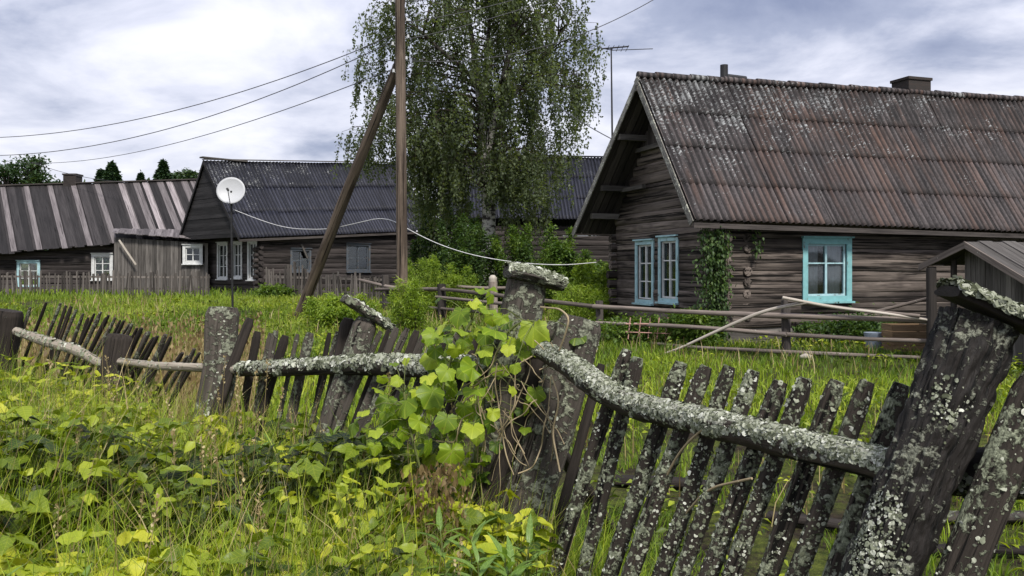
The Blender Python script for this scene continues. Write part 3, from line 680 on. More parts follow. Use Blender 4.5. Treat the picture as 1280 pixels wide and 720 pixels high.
# ------------------------------------------------------------------ left house, low, with boarded lean-to
def left_house():
    A = at(-150, 238, 46); B = at(262, 225, 45); C = at(292, 291, 41.5); D = at(-150, 330, 41)
    T = thing('log_house', (-18, 43, .45), 'low log house at far left with striped brown and silvery plank roof', 'house', 'wooden village houses')
    mb = MB(); nb = 84; rg = random.Random(5)
    for i in range(nb):
        s0, s1 = i/nb, (i+1)/nb; e = rg.uniform(-.01, .015)
        pxs = (at(-150, 0, 1)[0]+(at(262, 0, 1)[0]-at(-150, 0, 1)[0])*s0)*F+640
        r = rg.random()*.3
        if i % 3 == 1: r = rg.uniform(.8, 1.3)
        if .72 < s0 < .93 and i % 3 != 0: r = rg.uniform(2., 2.8)
        if i % 3 == 2: r *= .5
        s0 += (.35/nb if i % 3 == 1 else 0); s1 += (.35/nb if i % 3 == 0 else 0)
        a, b = A+(B-A)*(s0-.004), A+(B-A)*(s1+.004); c, d = D+(C-D)*(s1+.004), D+(C-D)*(s0-.004)
        up = V((0, -.55, .83))*(.03 if i % 2 else .0); ex = unit(c-b)*e*8; c = c+ex; d = d+ex
        t = V((0, .55, -.83))*.025; vv = [a, b, c, d]; vv = [x+up for x in vv]; vv = vv+[x+t for x in vv]
        L = np.linalg.norm(d-a); w = np.linalg.norm(b-a); o = rg.random()*20
        tcv = [(0+o, 0+o, 0), (0+o, w+o, 0), (L+o, w+o, 0), (L+o, 0+o, 0)]*2
        mb.add(vv, [(3, 2, 1, 0), (4, 5, 6, 7), (0, 1, 5, 4), (2, 3, 7, 6), (1, 2, 6, 5), (3, 0, 4, 7)], tcv, r)
    rf = mb.build('roof', M['roof_l'], T, False)
    mb = MB(); roof_sheets(mb, B+V((0, .02, -.05)), A+V((0, .02, -.05)), A+V((0, 4, -3)), B+V((0, 4, -3)), .3, .02, 1, 1.2, 3); solid(mb.build('roof', M['roof_l'], T))
    mb = MB(); box(mb, (A+B)/2+V((0, 0, .06)), (B-A)/2, V((0, .14, 0)), V((0, 0, .03))); mb.build('ridge_cap', M['board_dark'], rf, False)
    W0 = V((-31, 41.8, 0)); a = V((1, 0, 0)); n = V((0, -1, 0)); wl = []
    for (x0, y0, x1, y1) in ((22, 326, 51, 360), (115, 317, 142, 350)):
        p = hit(x0, y1, W0, n); q = hit(x1, y0, W0, n); wl.append((p[0]-W0[0], q[0]-W0[0], p[2], q[2]))
    mb = MB(); 
    def clip(z):
        # top follows the sagging eave
        s = 0 if z < 2.0 else (z-2.0)/1.35*17
        return (min(s, 16), 18.0) if z < 3.4 else None
    logs(mb, W0, a, n, 18.0, .3, 3.4, .24, [(s+.06, e-.06, b+.05, t-.05) for s, e, b, t in wl], clip, seed=41)
    logs(mb, W0+V((18, 0, 0)), V((0, 1, 0)), a, 6, .3, 3.0, .24, seed=42)
    mb.build('wall', M['log_dark'], T)
    window(T, W0+a*wl[0][0]+V((0, 0, wl[0][2])), a, n, wl[0][1]-wl[0][0], wl[0][3]-wl[0][2], M['teal_pale'], 2, 3, .13, mat2=M['white'], curtain=False)
    window(T, W0+a*wl[1][0]+V((0, 0, wl[1][2])), a, n, wl[1][1]-wl[1][0], wl[1][3]-wl[1][2], M['white'], 2, 3, .15, curtain=False)
    # lean-to
    Y = 39.8; X0 = at(143, 0, Y)[0]; X1 = at(258, 0, Y)[0]; W1 = V((X0, Y, 0))
    p = hit(229, 330, W1, n); q = hit(254, 306, W1, n)
    mb = MB(); x = X0; 
    while x < X1:
        w = random.uniform(.13, .2); top = at(143, 297, Y)[2]+(at(258, 304, Y)[2]-at(143, 297, Y)[2])*(x-X0)/(X1-X0)
        if x+w > p[0] and x < q[0]:
            box(mb, V((x+w/2, Y, (.3+p[2]+.05)/2)), V((0, 0, (p[2]+.05-.3)/2)), V((w/2-.006, 0, 0)), V((0, .012, 0)))
            box(mb, V((x+w/2, Y, (top+q[2]-.05)/2)), V((0, 0, max(.02, (top-q[2]+.05)/2))), V((w/2-.006, 0, 0)), V((0, .012, 0)))
        else: box(mb, V((x+w/2, Y+random.uniform(-.01, .01), (.3+top)/2)), V((0, 0, (top-.3)/2)), V((w/2-.006, 0, 0)), V((0, .012, 0)))
        x += w
    yy = Y
    while yy < 41.7: box(mb, V((X0, yy+.08, 1.6)), V((0, 0, 1.3)), V((0, .075, 0)), V((.012, 0, 0))); yy += .16
    mb.build('boarded_wall', M['board'], T, False)
    window(T, V((p[0], Y-.01, p[2])), a, n, q[0]-p[0], q[2]-p[2], M['white'], 2, 2, .13, curtain=False)
    mb = MB(); pa, pb = at(140, 291, Y-.35), at(262, 300, Y-.35); pc, pd = at(262, 288, Y+2), at(143, 286, Y+2.)
    nb = 16
    for i in range(nb):
        s = (i+.5)/nb; l = pa+(pb-pa)*s; h = pd+(pc-pd)*s; box(mb, (l+h)/2+V((0, 0, .02*(i % 2))), (h-l)/2, (pb-pa)/nb/2*1.05, V((0, 0, .014)), rnd=random.uniform(.5, 1.5))
    mb.build('lean_to_roof', M['roof_l'], T, False)
    c = at(91, 232, 45.6); mb = MB(); box(mb, c+V((0, 0, .1)), V((.34, 0, 0)), V((0, .34, 0)), V((0, 0, .45))); ch = mb.build('chimney', M['brick'], rf, False)
    mb = MB(); box(mb, c+V((0, 0, .57)), V((.38, 0, 0)), V((0, .38, 0)), V((0, 0, .04))); mb.build('chimney_cap', M['brick'], ch, False)
    s = MB(); plank(s, at(149, 300, 39.5), at(170, 331, 39.5), (0, 0, 1), .07, .05, .8); tag(s.build('pole', M['pale_pole'], None, False), 'pale stick leaning at a slant on the boarded lean-to of the left house', 'pole')
left_house()

# ------------------------------------------------------------------ house behind the birch
def back_house():
    A, B, C, D = at(545, 193, 46), at(830, 199, 44), at(850, 275, 40.5), at(548, 272, 42.5)
    T = thing('log_house', (2, 44, .5), 'house behind the birch of which only the dark corrugated roof shows', 'house', 'wooden village houses')
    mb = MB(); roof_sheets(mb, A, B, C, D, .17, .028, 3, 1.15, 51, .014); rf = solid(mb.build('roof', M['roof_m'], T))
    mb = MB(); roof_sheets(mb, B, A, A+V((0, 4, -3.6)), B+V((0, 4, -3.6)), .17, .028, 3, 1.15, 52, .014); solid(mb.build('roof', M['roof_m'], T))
    mb = MB(); box(mb, (A+B)/2+V((0, 0, .06)), (B-A)/2, V((0, .14, 0)), V((0, 0, .02))); mb.build('ridge_cap', M['roof_m'], rf, False)
    mb = MB(); P = V((D[0]+.6, 42.6, 0)); logs(mb, P, V((1, -.12, 0)), V((0, -1, 0)), 10.5, .3, 3.6, .24, seed=53)
    def clip(z): return (0, 7) if z < 3.6 else ((z-3.6)*.9, 7-(z-3.6)*.9)
    logs(mb, P, V((0, 1, 0)), V((-1, 0, 0)), 7, .3, 6, .24, (), clip, seed=54); mb.build('wall', M['log_dark'], T)
back_house()

# ------------------------------------------------------------------ small boarded shed, far right
M['board_shed'] = mat_wood('shed_board', (.025, .023, .022), (.15, .14, .13), vary=1., gscale=(1.5, 35, 35), bump=.7)
def shed():
    Ap, Dn, Lf = at(1208, 304, 14), at(1288, 352, 12.9), at(1151, 332, 14.9)
    g = Lf-Dn; v = unit(V((g[0], g[1], 0))); u = V((v[1], -v[0], 0)); u = u if u[0] > 0 else -u
    T = thing('shed', (Ap[0]+1, Ap[1]+.5, 0), 'small grey shed with upright gable boards and plank roof at the right edge', 'shed')
    Lr = 4.2
    mb = MB()
    for (e, sgn) in ((Dn, 1), (Lf, 1)):
        nb = 16; ra = Ap+u*Lr; re = e+u*Lr
        for i in range(nb):
            s = (i+.5)/nb; o = u*(Lr*s); p, q = Ap+o, e+o; nn = unit(np.cross(u, q-p)); nn = nn if nn[2] > 0 else -nn
            box(mb, (p+q)/2+nn*(.02*(i % 2)+.01), (q-p)/2*random.uniform(1, 1.03), u*(Lr/nb/2*1.06), nn*.012)
    rf = mb.build('roof', M['board'], T, False)
    mb = MB()
    for e in (Dn, Lf): box(mb, (Ap+e)/2-u*.03-V((0, 0, .03)), (e-Ap)/2*1.02, V((0, 0, .055)), u*.015)
    mb.build('verge_board', M['rail_wood'], rf, False)
    # vertical gable boards
    mb = MB(); n = 14; i0 = .34; base = .08
    for i in range(n):
        s = i/n; lo = Lf+(Dn-Lf)*(i0+(1-i0)*.96*s); P = lo+u*.3
        ta = np.dot(Ap-Lf, v*-1); tt = np.dot(lo-Lf, v*-1); td = np.dot(Dn-Lf, v*-1)
        zt = (Lf[2]+(Ap[2]-Lf[2])*tt/ta if tt < ta else Ap[2]+(Dn[2]-Ap[2])*(tt-ta)/(td-ta))-.04
        box(mb, V((P[0], P[1], (base+zt)/2))+u*random.uniform(-.01, .01), V((0, 0, (zt-base)/2)), v*(.055), u*.011)
    for i in range(22):
        P = Dn-v*-.12+u*(.3+i*.17); P = Dn+v*.15+u*(.3+i*.17); box(mb, V((P[0], P[1], .65)), V((0, 0, .62)), u*.08, v*.011)
    for k in range(3):
        a_ = Lf-v*.15+u*.32; b_ = Lf+(Dn-Lf)*.36+u*.32; z = .35+k*.42; box(mb, V(((a_[0]+b_[0])/2, (a_[1]+b_[1])/2, z)), (V((b_[0], b_[1], 0))-V((a_[0], a_[1], 0)))/2, V((0, 0, .07)), u*.012)
    mb.build('wall', M['board_shed'], T, False)
    mb = MB(); a = Lf-v*.12+u*.12; tube(mb, [V((a[0], a[1], -.05)), V((a[0], a[1], Lf[2]-.02))], .075, 12, .1, .08); a = Lf-v*.42+u*.3; tube(mb, [V((a[0], a[1], -.05)), V((a[0], a[1], Lf[2]+.1))], .05, 12, .1, .08)
    mb.build('corner_post', M['board_dark'], T)
shed()
# ------------------------------------------------------------------ leaf templates (points +Y, up +Z, unit length)
def leaf_t(width=.5, fold=.12, droop=.15, seg=3):
    ys = np.linspace(0, 1, seg+1); v = []; f = []
    for y in ys:
        w = width*.5*math.sin(math.pi*min(1, y**.75))**.8 if 0 < y < 1 else .0
        z = -droop*y*y; v += [(-w, y, z+fold*w*1.6), (0, y, z), (w, y, z+fold*w*1.6)]
    for i in range(seg):
        a = i*3; f += [(a, a+1, a+4, a+3), (a+1, a+2, a+5, a+4)]
    return np.array(v), np.array(f)
def quad_t(w=.6): return np.array([(0, 0, 0), (w/2, .45, .06), (0, 1, -.05), (-w/2, .45, .06)]), np.array([(0, 1, 2, 3)])
LEAF3 = leaf_t(.55, .3, .2, 3); LEAF2 = leaf_t(.5, .3, .25, 2); LANCE = leaf_t(.2, .25, .45, 4); QUAD = quad_t()
def lobed_t(cup=.22, wav=.05, ph=0):
    """broad heart shaped, toothed vine leaf: rings of vertices around the stalk end, gently cupped"""
    n = 44; th = np.linspace(-math.pi*.95, math.pi*.95, n); r = []
    for t in th:
        a = abs(t); q = .50+.13*math.cos(a*1)+.10*math.cos(3*a)**2*(a < 2.2)-.12*(a > 2.6)+.02*math.cos(t*17)
        r.append(q)
    v = [(0, 0, 0)]; r = np.array(r)
    for k in (.35, .7, 1.):
        for t, q in zip(th, r):
            x = math.sin(t)*q*k; y = math.cos(t)*q*k; z = -cup*(x*x+y*y)+wav*math.sin(t*4+ph)*k*k+.12*abs(x)-.25*max(0, y-.3)**1.5
            v.append((x, y, z))
    f = [(0, 1+i, 2+i, 2+i) for i in range(n-1)]
    for k in range(2):
        b = 1+k*n; f += [(b+i, b+n+i, b+n+i+1, b+i+1) for i in range(n-1)]
    v = np.array(v); v[:, 1] += .12; return v, f
def scat_any(mb, tv, tf, pos, M_, sc, rnd):
    tri = np.array([f[:3] for f in tf if f[2] == f[3]]); qd = np.array([f for f in tf if f[2] != f[3]])
    n0 = mb.n; scatter(mb, tv, qd, pos, M_, sc, rnd)
    k = len(tv); n = len(pos); t = (tri[None]+(np.arange(n)*k)[:, None, None]).reshape(-1, 3)+n0; mb.f.append(t.ravel()); mb.fn.append(np.full(len(t), 3))
VINE_T = [lobed_t(*q) for q in ((.22, .05, 0), (.45, .10, 1.2), (.05, .14, 2.4), (.32, .02, 4.))]
def toothed_t():
    ys = np.linspace(0, 1, 9); v = []; f = []
    for i, y in enumerate(ys):
        w = .31*math.sin(math.pi*min(1, y**.7))**.75*(1.12 if i % 2 else .86) if 0 < i < 8 else 0
        z = -.3*y*y+.05*math.sin(y*9); v += [(-w, y-.05*(i % 2), z+.10), (0, y, z), (w, y-.05*(i % 2), z+.10)]
    for i in range(8): a = i*3; f += [(a, a+1, a+4, a+3), (a+1, a+2, a+5, a+4)]
    v = np.array(v); v[[0, 2]] = v[1]; v[[-3, -1]] = v[-2]; return v, np.array(f)
TOOTH = toothed_t()

M['birch_leaf'] = mat_leaf('birch_leaf', [(.035, .050, .028), (.085, .112, .055), (.155, .19, .10)], .5)
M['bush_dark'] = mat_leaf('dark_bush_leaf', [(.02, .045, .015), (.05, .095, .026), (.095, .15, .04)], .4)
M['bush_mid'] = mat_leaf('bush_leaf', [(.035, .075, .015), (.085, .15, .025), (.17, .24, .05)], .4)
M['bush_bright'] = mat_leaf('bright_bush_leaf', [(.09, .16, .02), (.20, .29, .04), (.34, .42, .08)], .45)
M['needle'] = mat_leaf('needle_leaf', [(.008, .022, .010), (.018, .042, .016), (.035, .065, .022)], .15)
M['far_leaf'] = mat_leaf('far_leaf', [(.018, .042, .018), (.04, .075, .028), (.08, .12, .04)], .25)
M['birch_bark'] = None
def mat_birch():
    m, nt, b, out = new_mat('birch_bark'); lk = nt.links.new; tc = attr(nt, 'tc')
    n = tnoise(nt, mapping(nt, tc, (9, 2.5, 2.5)), 1, 5, .7); n2 = tnoise(nt, mapping(nt, tc, (2.5, 3, 3)), 1, 4, .6)
    geo = nd(nt, 'ShaderNodeNewGeometry'); sp = nd(nt, 'ShaderNodeSeparateXYZ'); lk(geo.outputs['Position'], sp.inputs[0])
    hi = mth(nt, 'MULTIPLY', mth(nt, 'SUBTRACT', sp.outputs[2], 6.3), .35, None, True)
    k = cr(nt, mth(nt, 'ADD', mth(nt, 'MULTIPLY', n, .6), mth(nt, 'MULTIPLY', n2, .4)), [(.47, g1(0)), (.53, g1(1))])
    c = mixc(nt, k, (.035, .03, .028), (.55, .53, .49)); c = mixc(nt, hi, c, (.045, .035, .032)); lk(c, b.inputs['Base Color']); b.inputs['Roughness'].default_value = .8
    return m
M['birch_bark'] = mat_birch()
M['twig'] = mat_plain('twig_bark', (.05, .038, .032), .85, .15)
M['bark'] = mat_plain('tree_bark', (.09, .075, .065), .9, .15)

# ------------------------------------------------------------------ birch
def birch():
    Y = 30.; base = at(613, 348, Y); base[2] = G(base[0], Y)-.1
    T = thing('birch_tree', base, 'tall weeping birch with black and white trunk beside the utility pole', 'tree')
    wd = MB()
    tp = [base, at(610, 300, Y), at(612, 250, Y), at(606, 195, Y)]
    tube(wd, tp, [.29, .25, .22, .19], 14, .12, .10, 1, 5)
    f1 = [at(606, 196, Y), at(600, 130, Y+.1), at(592, 60, Y+.2), at(580, -10, Y+.3), at(572, -90, Y+.3)]
    f2 = [at(607, 200, Y), at(622, 130, Y-.2), at(640, 50, Y-.5), at(648, -20, Y-.6), at(640, -80, Y-.5)]
    f3 = [at(602, 115, Y), at(585, 90, Y-.5), at(560, 72, Y-1), at(525, 38, Y-1.4), at(495, 20, Y-1.7)]
    f4 = [at(601, 140, Y), at(608, 70, Y+1), at(615, -5, Y+1.5), at(612, -90, Y+1.5)]
    f5 = [at(612, 150, Y), at(650, 110, Y+.6), at(690, 60, Y+1), at(715, 20, Y+1.3)]
    nodes = []
    for f, r in ((f1, (.14, .12, .10, .07, .03)), (f2, (.13, .11, .09, .06, .02)), (f3, (.09, .08, .07, .05, .02)), (f4, (.09, .08, .06, .02)), (f5, (.08, .07, .05, .02))):
        P, rr = tube(wd, f, list(r), 9, .25, .08)[0:2]; nodes += list(P[::1])
    nodes += [V(at(610, y, Y)) for y in (210, 240)]
    nodes = np.array(nodes)
    # envelope in picture pixels at trunk depth: y -> (xmin, xmax)
    ey = [-130, -90, -40, 0, 50, 100, 150, 195, 240, 290, 330]
    e0 = [545, 505, 470, 447, 452, 458, 470, 505, 520, 535, 550]; e1 = [660, 705, 722, 728, 745, 738, 728, 705, 690, 680, 665]
    rg = np.random.default_rng(3); tips = []
    while len(tips) < 320:
        py = rg.uniform(-130, 215); a, b = np.interp(py, ey, e0), np.interp(py, ey, e1); c = (a+b)/2; hw = (b-a)/2
        q = rg.uniform(-1, 1, 2)
        if q@q > 1 or (q@q < .12 and rg.random() < .6): continue
        px = c+q[0]*hw*.93; d = q[1]*hw/F*Y*.85
        if vnoise(np.array([[px/34., py/30., d*.6]]), 9)[0] < -.19: continue
        p = at(px, py, Y); p[1] += d; tips.append(p)
    for px, py in ((462, 165), (455, 172), (470, 160), (452, 60), (458, 80), (728, 95), (738, 60), (448, 158), (476, 168), (720, 130), (724, 110)): tips.append(at(px, py, Y-.5+rg.uniform(-1, 1)))
    lp = []; bw = MB()
    for tp_ in tips:
        d = np.linalg.norm(nodes-(tp_-V((0, 0, .5))), axis=1)+ (nodes[:, 2] > tp_[2])*1.2; k = nodes[np.argmin(d)]
        mid = (k+tp_)/2+V((0, 0, .35)); tube(bw, [k, mid, tp_], [.034, .022, .008], 5, .3)
        for s in range(9):
            o = tp_+rg.normal(0, .32, 3)*(1, 1, .6); tube(bw, [tp_, (tp_+o)/2+V((0, 0, .08)), o], [.010, .008, .006], 3, .4) if s < 4 else None
            pyy = HZ-(o[2]-CZ)*F/o[1]
            ln = rg.uniform(.5, 1.5)*(1.25 if pyy > 90 else 1)
            m = int(ln*36); z = rg.random(m)**.9; dr = rg.normal(0, .16, 2)
            pp = o+np.stack([dr[0]*z**.7, dr[1]*z**.7, -ln*z], 1)+rg.normal(0, .055, (m, 3)); lp.append(pp)
            if s < 4: tube(bw, [o, o+V((dr[0]*.6, dr[1]*.6, -ln*.5)), o+V((dr[0], dr[1], -ln))], [.006, .004, .003], 3, .5)
    # the low hanging curtain on both sides of the trunk
    for _ in range(150):
        py = rg.uniform(185, 290); a, b = np.interp(py, ey, e0), np.interp(py, ey, e1); px = rg.uniform(a, b)
        if 592 < px < 628 and py < 270: continue
        o = at(px, py, Y+rg.uniform(-1.4, 1.6)); ln = rg.uniform(.7, 1.7); m = int(ln*42); z = rg.random(m); dr = rg.normal(0, .15, 2)
        if 590 < px < 630: o[1] = Y+1.2
        lp.append(o+np.stack([dr[0]*z, dr[1]*z, -ln*z], 1)+rg.normal(0, .07, (m, 3))); tube(bw, [o+V((0, 0, .3)), o+V((dr[0], dr[1], -ln))], [.006, .003], 3, .8)
    lp = np.concatenate(lp); n = len(lp); print('birch leaves', n)
    mb = MB(); cl = .5+.5*vnoise(lp*.9, 4)
    scatter(mb, *QUAD, lp, rot_mats(rg.uniform(0, 6.3, n), rg.uniform(-1.7, .3, n), rg.uniform(-1, 1, n)), rg.uniform(.085, .14, n), np.clip(cl*.6+rg.random(n)*.4, 0, 1))
    wd.build('trunk', M['birch_bark'], T); bw.build('branches', M['twig'], T); mb.build('crown', M['birch_leaf'], T)
birch()

# ------------------------------------------------------------------ shrubs and trees
def shrub(name, label, px, Y, h, wx, n, mat, leaf=.06, tmpl=LEAF2, group=None, cat='bush', stems=14, seed=1, up=.2, base_z=None, low=.0, wy=None):
    rg = np.random.default_rng(seed); b = on_ground(px, Y); n = int(n*1.5); leaf *= 1.45
    T = thing(name, b, label, cat, group); wy = wy or wx; sm = MB(); pos = []; per = n//stems
    for s in range(stems):
        a = rg.uniform(0, 6.28); q = rg.random()**.5; top = b+V((math.cos(a)*wx*q, math.sin(a)*wy*q, h*(1-.35*q*q)*rg.uniform(.72, 1.05)))
        bb = b+V((math.cos(a)*wx*q*.35, math.sin(a)*wy*q*.35, 0)); mid = (bb+top)/2+rg.normal(0, .05*h, 3)
        tube(sm, [bb, mid, top], [.012+.006*h, .008+.003*h, .003], 5, .2)
        t = low+(1-low)*rg.random(per)**.8; c = np.stack([np.interp(t, [0, .5, 1], [bb[i], mid[i], top[i]]) for i in range(3)], 1)
        r = (.12+.16*h)*(1.05-t)*wx/max(h, .5)*1.1+.06; c = c+rg.normal(0, 1, (per, 3))*(r[:, None])*(.75, .75, .5); c[:, 2] = np.maximum(c[:, 2], b[2]+.03); pos.append(c)
    pos = np.concatenate(pos); m = len(pos); d = pos-b; hd = np.arctan2(-d[:, 0], d[:, 1])+rg.normal(0, .9, m)
    mb = MB(); scatter(mb, *tmpl, pos, rot_mats(hd, rg.normal(up, .55, m), rg.normal(0, .4, m)), rg.uniform(.7, 1.3, m)*leaf, np.clip(.5+.35*vnoise(pos*3, seed)+rg.normal(0, .2, m), 0, 1))
    sm.build('stems', M['twig'], T); mb.build('foliage', mat, T)
G1 = 'bushes growing around the birch'
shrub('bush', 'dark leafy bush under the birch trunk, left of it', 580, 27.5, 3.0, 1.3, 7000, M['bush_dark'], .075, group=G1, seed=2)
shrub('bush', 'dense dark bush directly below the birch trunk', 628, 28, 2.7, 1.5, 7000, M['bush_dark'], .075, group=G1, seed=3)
shrub('bush', 'mid-green rounded bush right of the birch below the back roof', 672, 27, 3.0, 1.5, 8000, M['bush_mid'], .075, group=G1, seed=4)
shrub('bush', 'dark green bush between the birch and the right log house', 725, 26, 2.1, 1.2, 6000, M['bush_mid'], .07, group=G1, seed=5)
shrub('bush', 'bright green bush by the left corner of the right log house', 752, 23, 2.0, 1.1, 9000, M['bush_bright'], .06, group=G1, seed=6)
shrub('bush', 'lush bright green bush at the foot of the upright utility pole', 550, 25.6, 2.1, 1.25, 9000, M['bush_bright'], .06, tmpl=LANCE, group=G1, seed=7, up=.5)
shrub('bush', 'bright slender shoots just left of the tall utility pole foot', 515, 20.2, 1.45, .5, 3200, M['bush_bright'], .07, tmpl=LANCE, group=G1, seed=17, up=.6)
shrub('bush', 'bright green willowy clump among rails right of the round topped post', 715, 21, 1.35, .8, 3600, M['bush_bright'], .06, tmpl=LANCE, group=G1, seed=8, up=.5)
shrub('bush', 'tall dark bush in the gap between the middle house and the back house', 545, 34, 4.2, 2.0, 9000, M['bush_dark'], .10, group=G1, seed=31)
shrub('bush', 'low rounded yellow-green bush at the foot of the leaning strut', 425, 21.5, .95, .95, 6500, M['bush_bright'], .055, seed=9)
shrub('bush', 'low dark green weeds clump behind the rail fence under the gable windows', 790, 18.2, .55, 1.0, 3000, M['bush_mid'], .07, seed=10)
shrub('bush', 'leafy clump at the log house corner below the climbing vine', 872, 17.2, .9, .6, 2600, M['bush_mid'], .07, seed=11)
shrub('bush', 'low dark plants along the long log wall under the turquoise window', 1075, 17.6, .55, 1.3, 3000, M['bush_dark'], .07, seed=12, wy=.35)
shrub('bush', 'dark low bush growing in front of the middle house picket fence', 345, 33, .5, .8, 1200, M['bush_mid'], .1, seed=13)

def far_tree(kind, label, px, Y, topy, wpx, seed, group='trees beyond the roofs'):
    rg = np.random.default_rng(seed); x = (px-640)/F*Y; b = V((x, Y, G(x, Y)-.2)); h = at(px, topy, Y)[2]-b[2]; w = wpx/2/F*Y
    T = thing(kind, b, label, 'tree', group); tr = MB(); tube(tr, [b, b+V((0, 0, h*.9))], [.028*h, .01*h], 8, 1)
    mb = MB()
    if kind == 'spruce_tree':
        m = 9000; t = rg.random(m)**.6; whorl = np.round(t*h*1.6)/(h*1.6)
        a = np.round(rg.uniform(0, 6.28, m)*2.3+whorl*31)/2.3; r = w*2.6*(1-t)**.75*rg.random(m)**.6*(.8+.35*vnoise(np.stack([whorl*40, a*2, a*0], 1), seed))
        p = b+np.stack([np.cos(a)*r, np.sin(a)*r, (.12+.88*t)*h-.22*r+rg.normal(0, .1, m)], 1)
        scatter(mb, *QUAD, p, rot_mats(a-1.57+rg.normal(0, .5, m), rg.normal(-.2, .5, m), rg.normal(0, .6, m)), rg.uniform(.25, .7, m)*(1.25-.6*t), rg.random(m)); mat = M['needle']
    else:
        pp = []
        for k in range(60):
            a = rg.uniform(0, 6.28); q = rg.random()**.5; z = rg.uniform(.25, 1); rr = w*math.sqrt(max(.05, 1-((z-.55)/.5)**2))*q*.85
            c = b+V((math.cos(a)*rr, math.sin(a)*rr, z*h*.95)); e = b+V((0, 0, max(.2, z-.2)*h*.8)); tube(tr, [e, c], [.006*h, .002*h], 4, 1)
            pp.append(c+rg.normal(0, 1, (110, 3))*V((.16, .16, .09))*w*1.3)
        p = np.concatenate(pp); m = len(p); scatter(mb, *QUAD, p, rot_mats(rg.uniform(0, 6.3, m), rg.normal(0, .6, m), rg.normal(0, .5, m)), rg.uniform(.2, .38, m), np.clip(.5+.4*vnoise(p*.8, seed)+rg.normal(0, .15, m), 0, 1)); mat = M['far_leaf']
    tr.build('trunk', M['bark'], T); mb.build('crown', mat, T)
far_tree('broadleaf_tree', 'leafy green tree at the left edge behind the striped roof', 6, 72, 197, 60, 1)
far_tree('broadleaf_tree', 'tallest rounded green tree just left of the roof chimney', 40, 74, 192, 54, 2)
far_tree('broadleaf_tree', 'low tree crown peeping over the ridge right of the leafy left trees', 66, 80, 222, 44, 3)
far_tree('spruce_tree', 'dark spruce top above the left roof, right of its chimney', 140, 78, 205, 36, 4)
far_tree('spruce_tree', 'small dark spruce tip beside the larger spruce over the left roof', 126, 82, 214, 22, 5)
far_tree('spruce_tree', 'tiny far conifer between the two clear spruces', 176, 92, 218, 14, 6)
far_tree('spruce_tree', 'dark spruce standing above the silvery part of the left roof', 204, 78, 203, 26, 7)
far_tree('broadleaf_tree', 'green tree crown touching the apex of the middle house gable', 238, 80, 203, 42, 8)
far_tree('broadleaf_tree', 'pale low tree crown left of the middle house gable', 222, 84, 210, 26, 9)
def far_wood():
    rg = np.random.default_rng(12); m = 16000; x = rg.uniform(-90, 110, m); y = 98+rg.normal(0, 3, m); top = 9.0+1.6*vnoise(np.stack([x*.22, x*0, x*0], 1), 2)
    z = gz(x, y)+top*rg.random(m)**.6; p = np.stack([x, y, z], 1); mb = MB()
    scatter(mb, *QUAD, p, rot_mats(rg.uniform(0, 6.3, m), rg.normal(0, .6, m), rg.normal(0, .6, m)), rg.uniform(.6, 1.1, m), rg.random(m))
    tag(mb.build('far_wood', M['far_leaf']), 'low belt of far woodland showing above the left roof ridge', 'woodland', kind='stuff')
far_wood()

# climbing vine on the house corner
def climber():
    P0, u, v, Wd = RH; rg = np.random.default_rng(8); sm = MB(); pos = []
    D = at(868, 275, 17.0); T = thing('climbing_vine', P0-u*.35-v*.2, 'dark green climbing vine covering the near corner of the right log house', 'vine')
    for s in range(16):
        o = P0-u*rg.uniform(.15, .5)-v*rg.uniform(.15, .3); top = 2.45+rg.uniform(-.3, .05); o[2] = .03
        e = o+V((rg.uniform(-.1, .1), 0, top)); tube(sm, [o, (o+e)/2+V((rg.uniform(-.1, .1), 0, 0)), e], [.012, .009, .004], 5, .15, .1)
        m = 150; t = rg.random(m)**.85; c = o+(e-o)*t[:, None]+rg.normal(0, 1, (m, 3))*(.10, .09, .06); pos.append(c)
    c2 = hit(938, 300, P0, v); o = c2.copy()
    for s in range(1):
        e = c2+V((rg.uniform(-.1, .1), -.2, 0)); m = 60; z = rg.uniform(-.35, .32, m); c = e+np.stack([rg.normal(0, .06, m), rg.normal(0, .04, m), z], 1); pos.append(c)
    tube(sm, [P0-v*.25+V((0, 0, 2.4)), c2-v*.22+V((0, 0, .25)), c2-v*.24-V((0, 0, .4))], [.007, .006, .003], 5, .1)
    pos = np.concatenate(pos); m = len(pos); mb = MB()
    scatter(mb, *LEAF3, pos, rot_mats(rg.normal(3.1, .9, m), rg.normal(-.8, .4, m), rg.normal(0, .4, m)), rg.uniform(.06, .11, m), rg.random(m)); sm.build('stems', M['twig'], T); mb.build('foliage', M['bush_dark'], T)
climber()

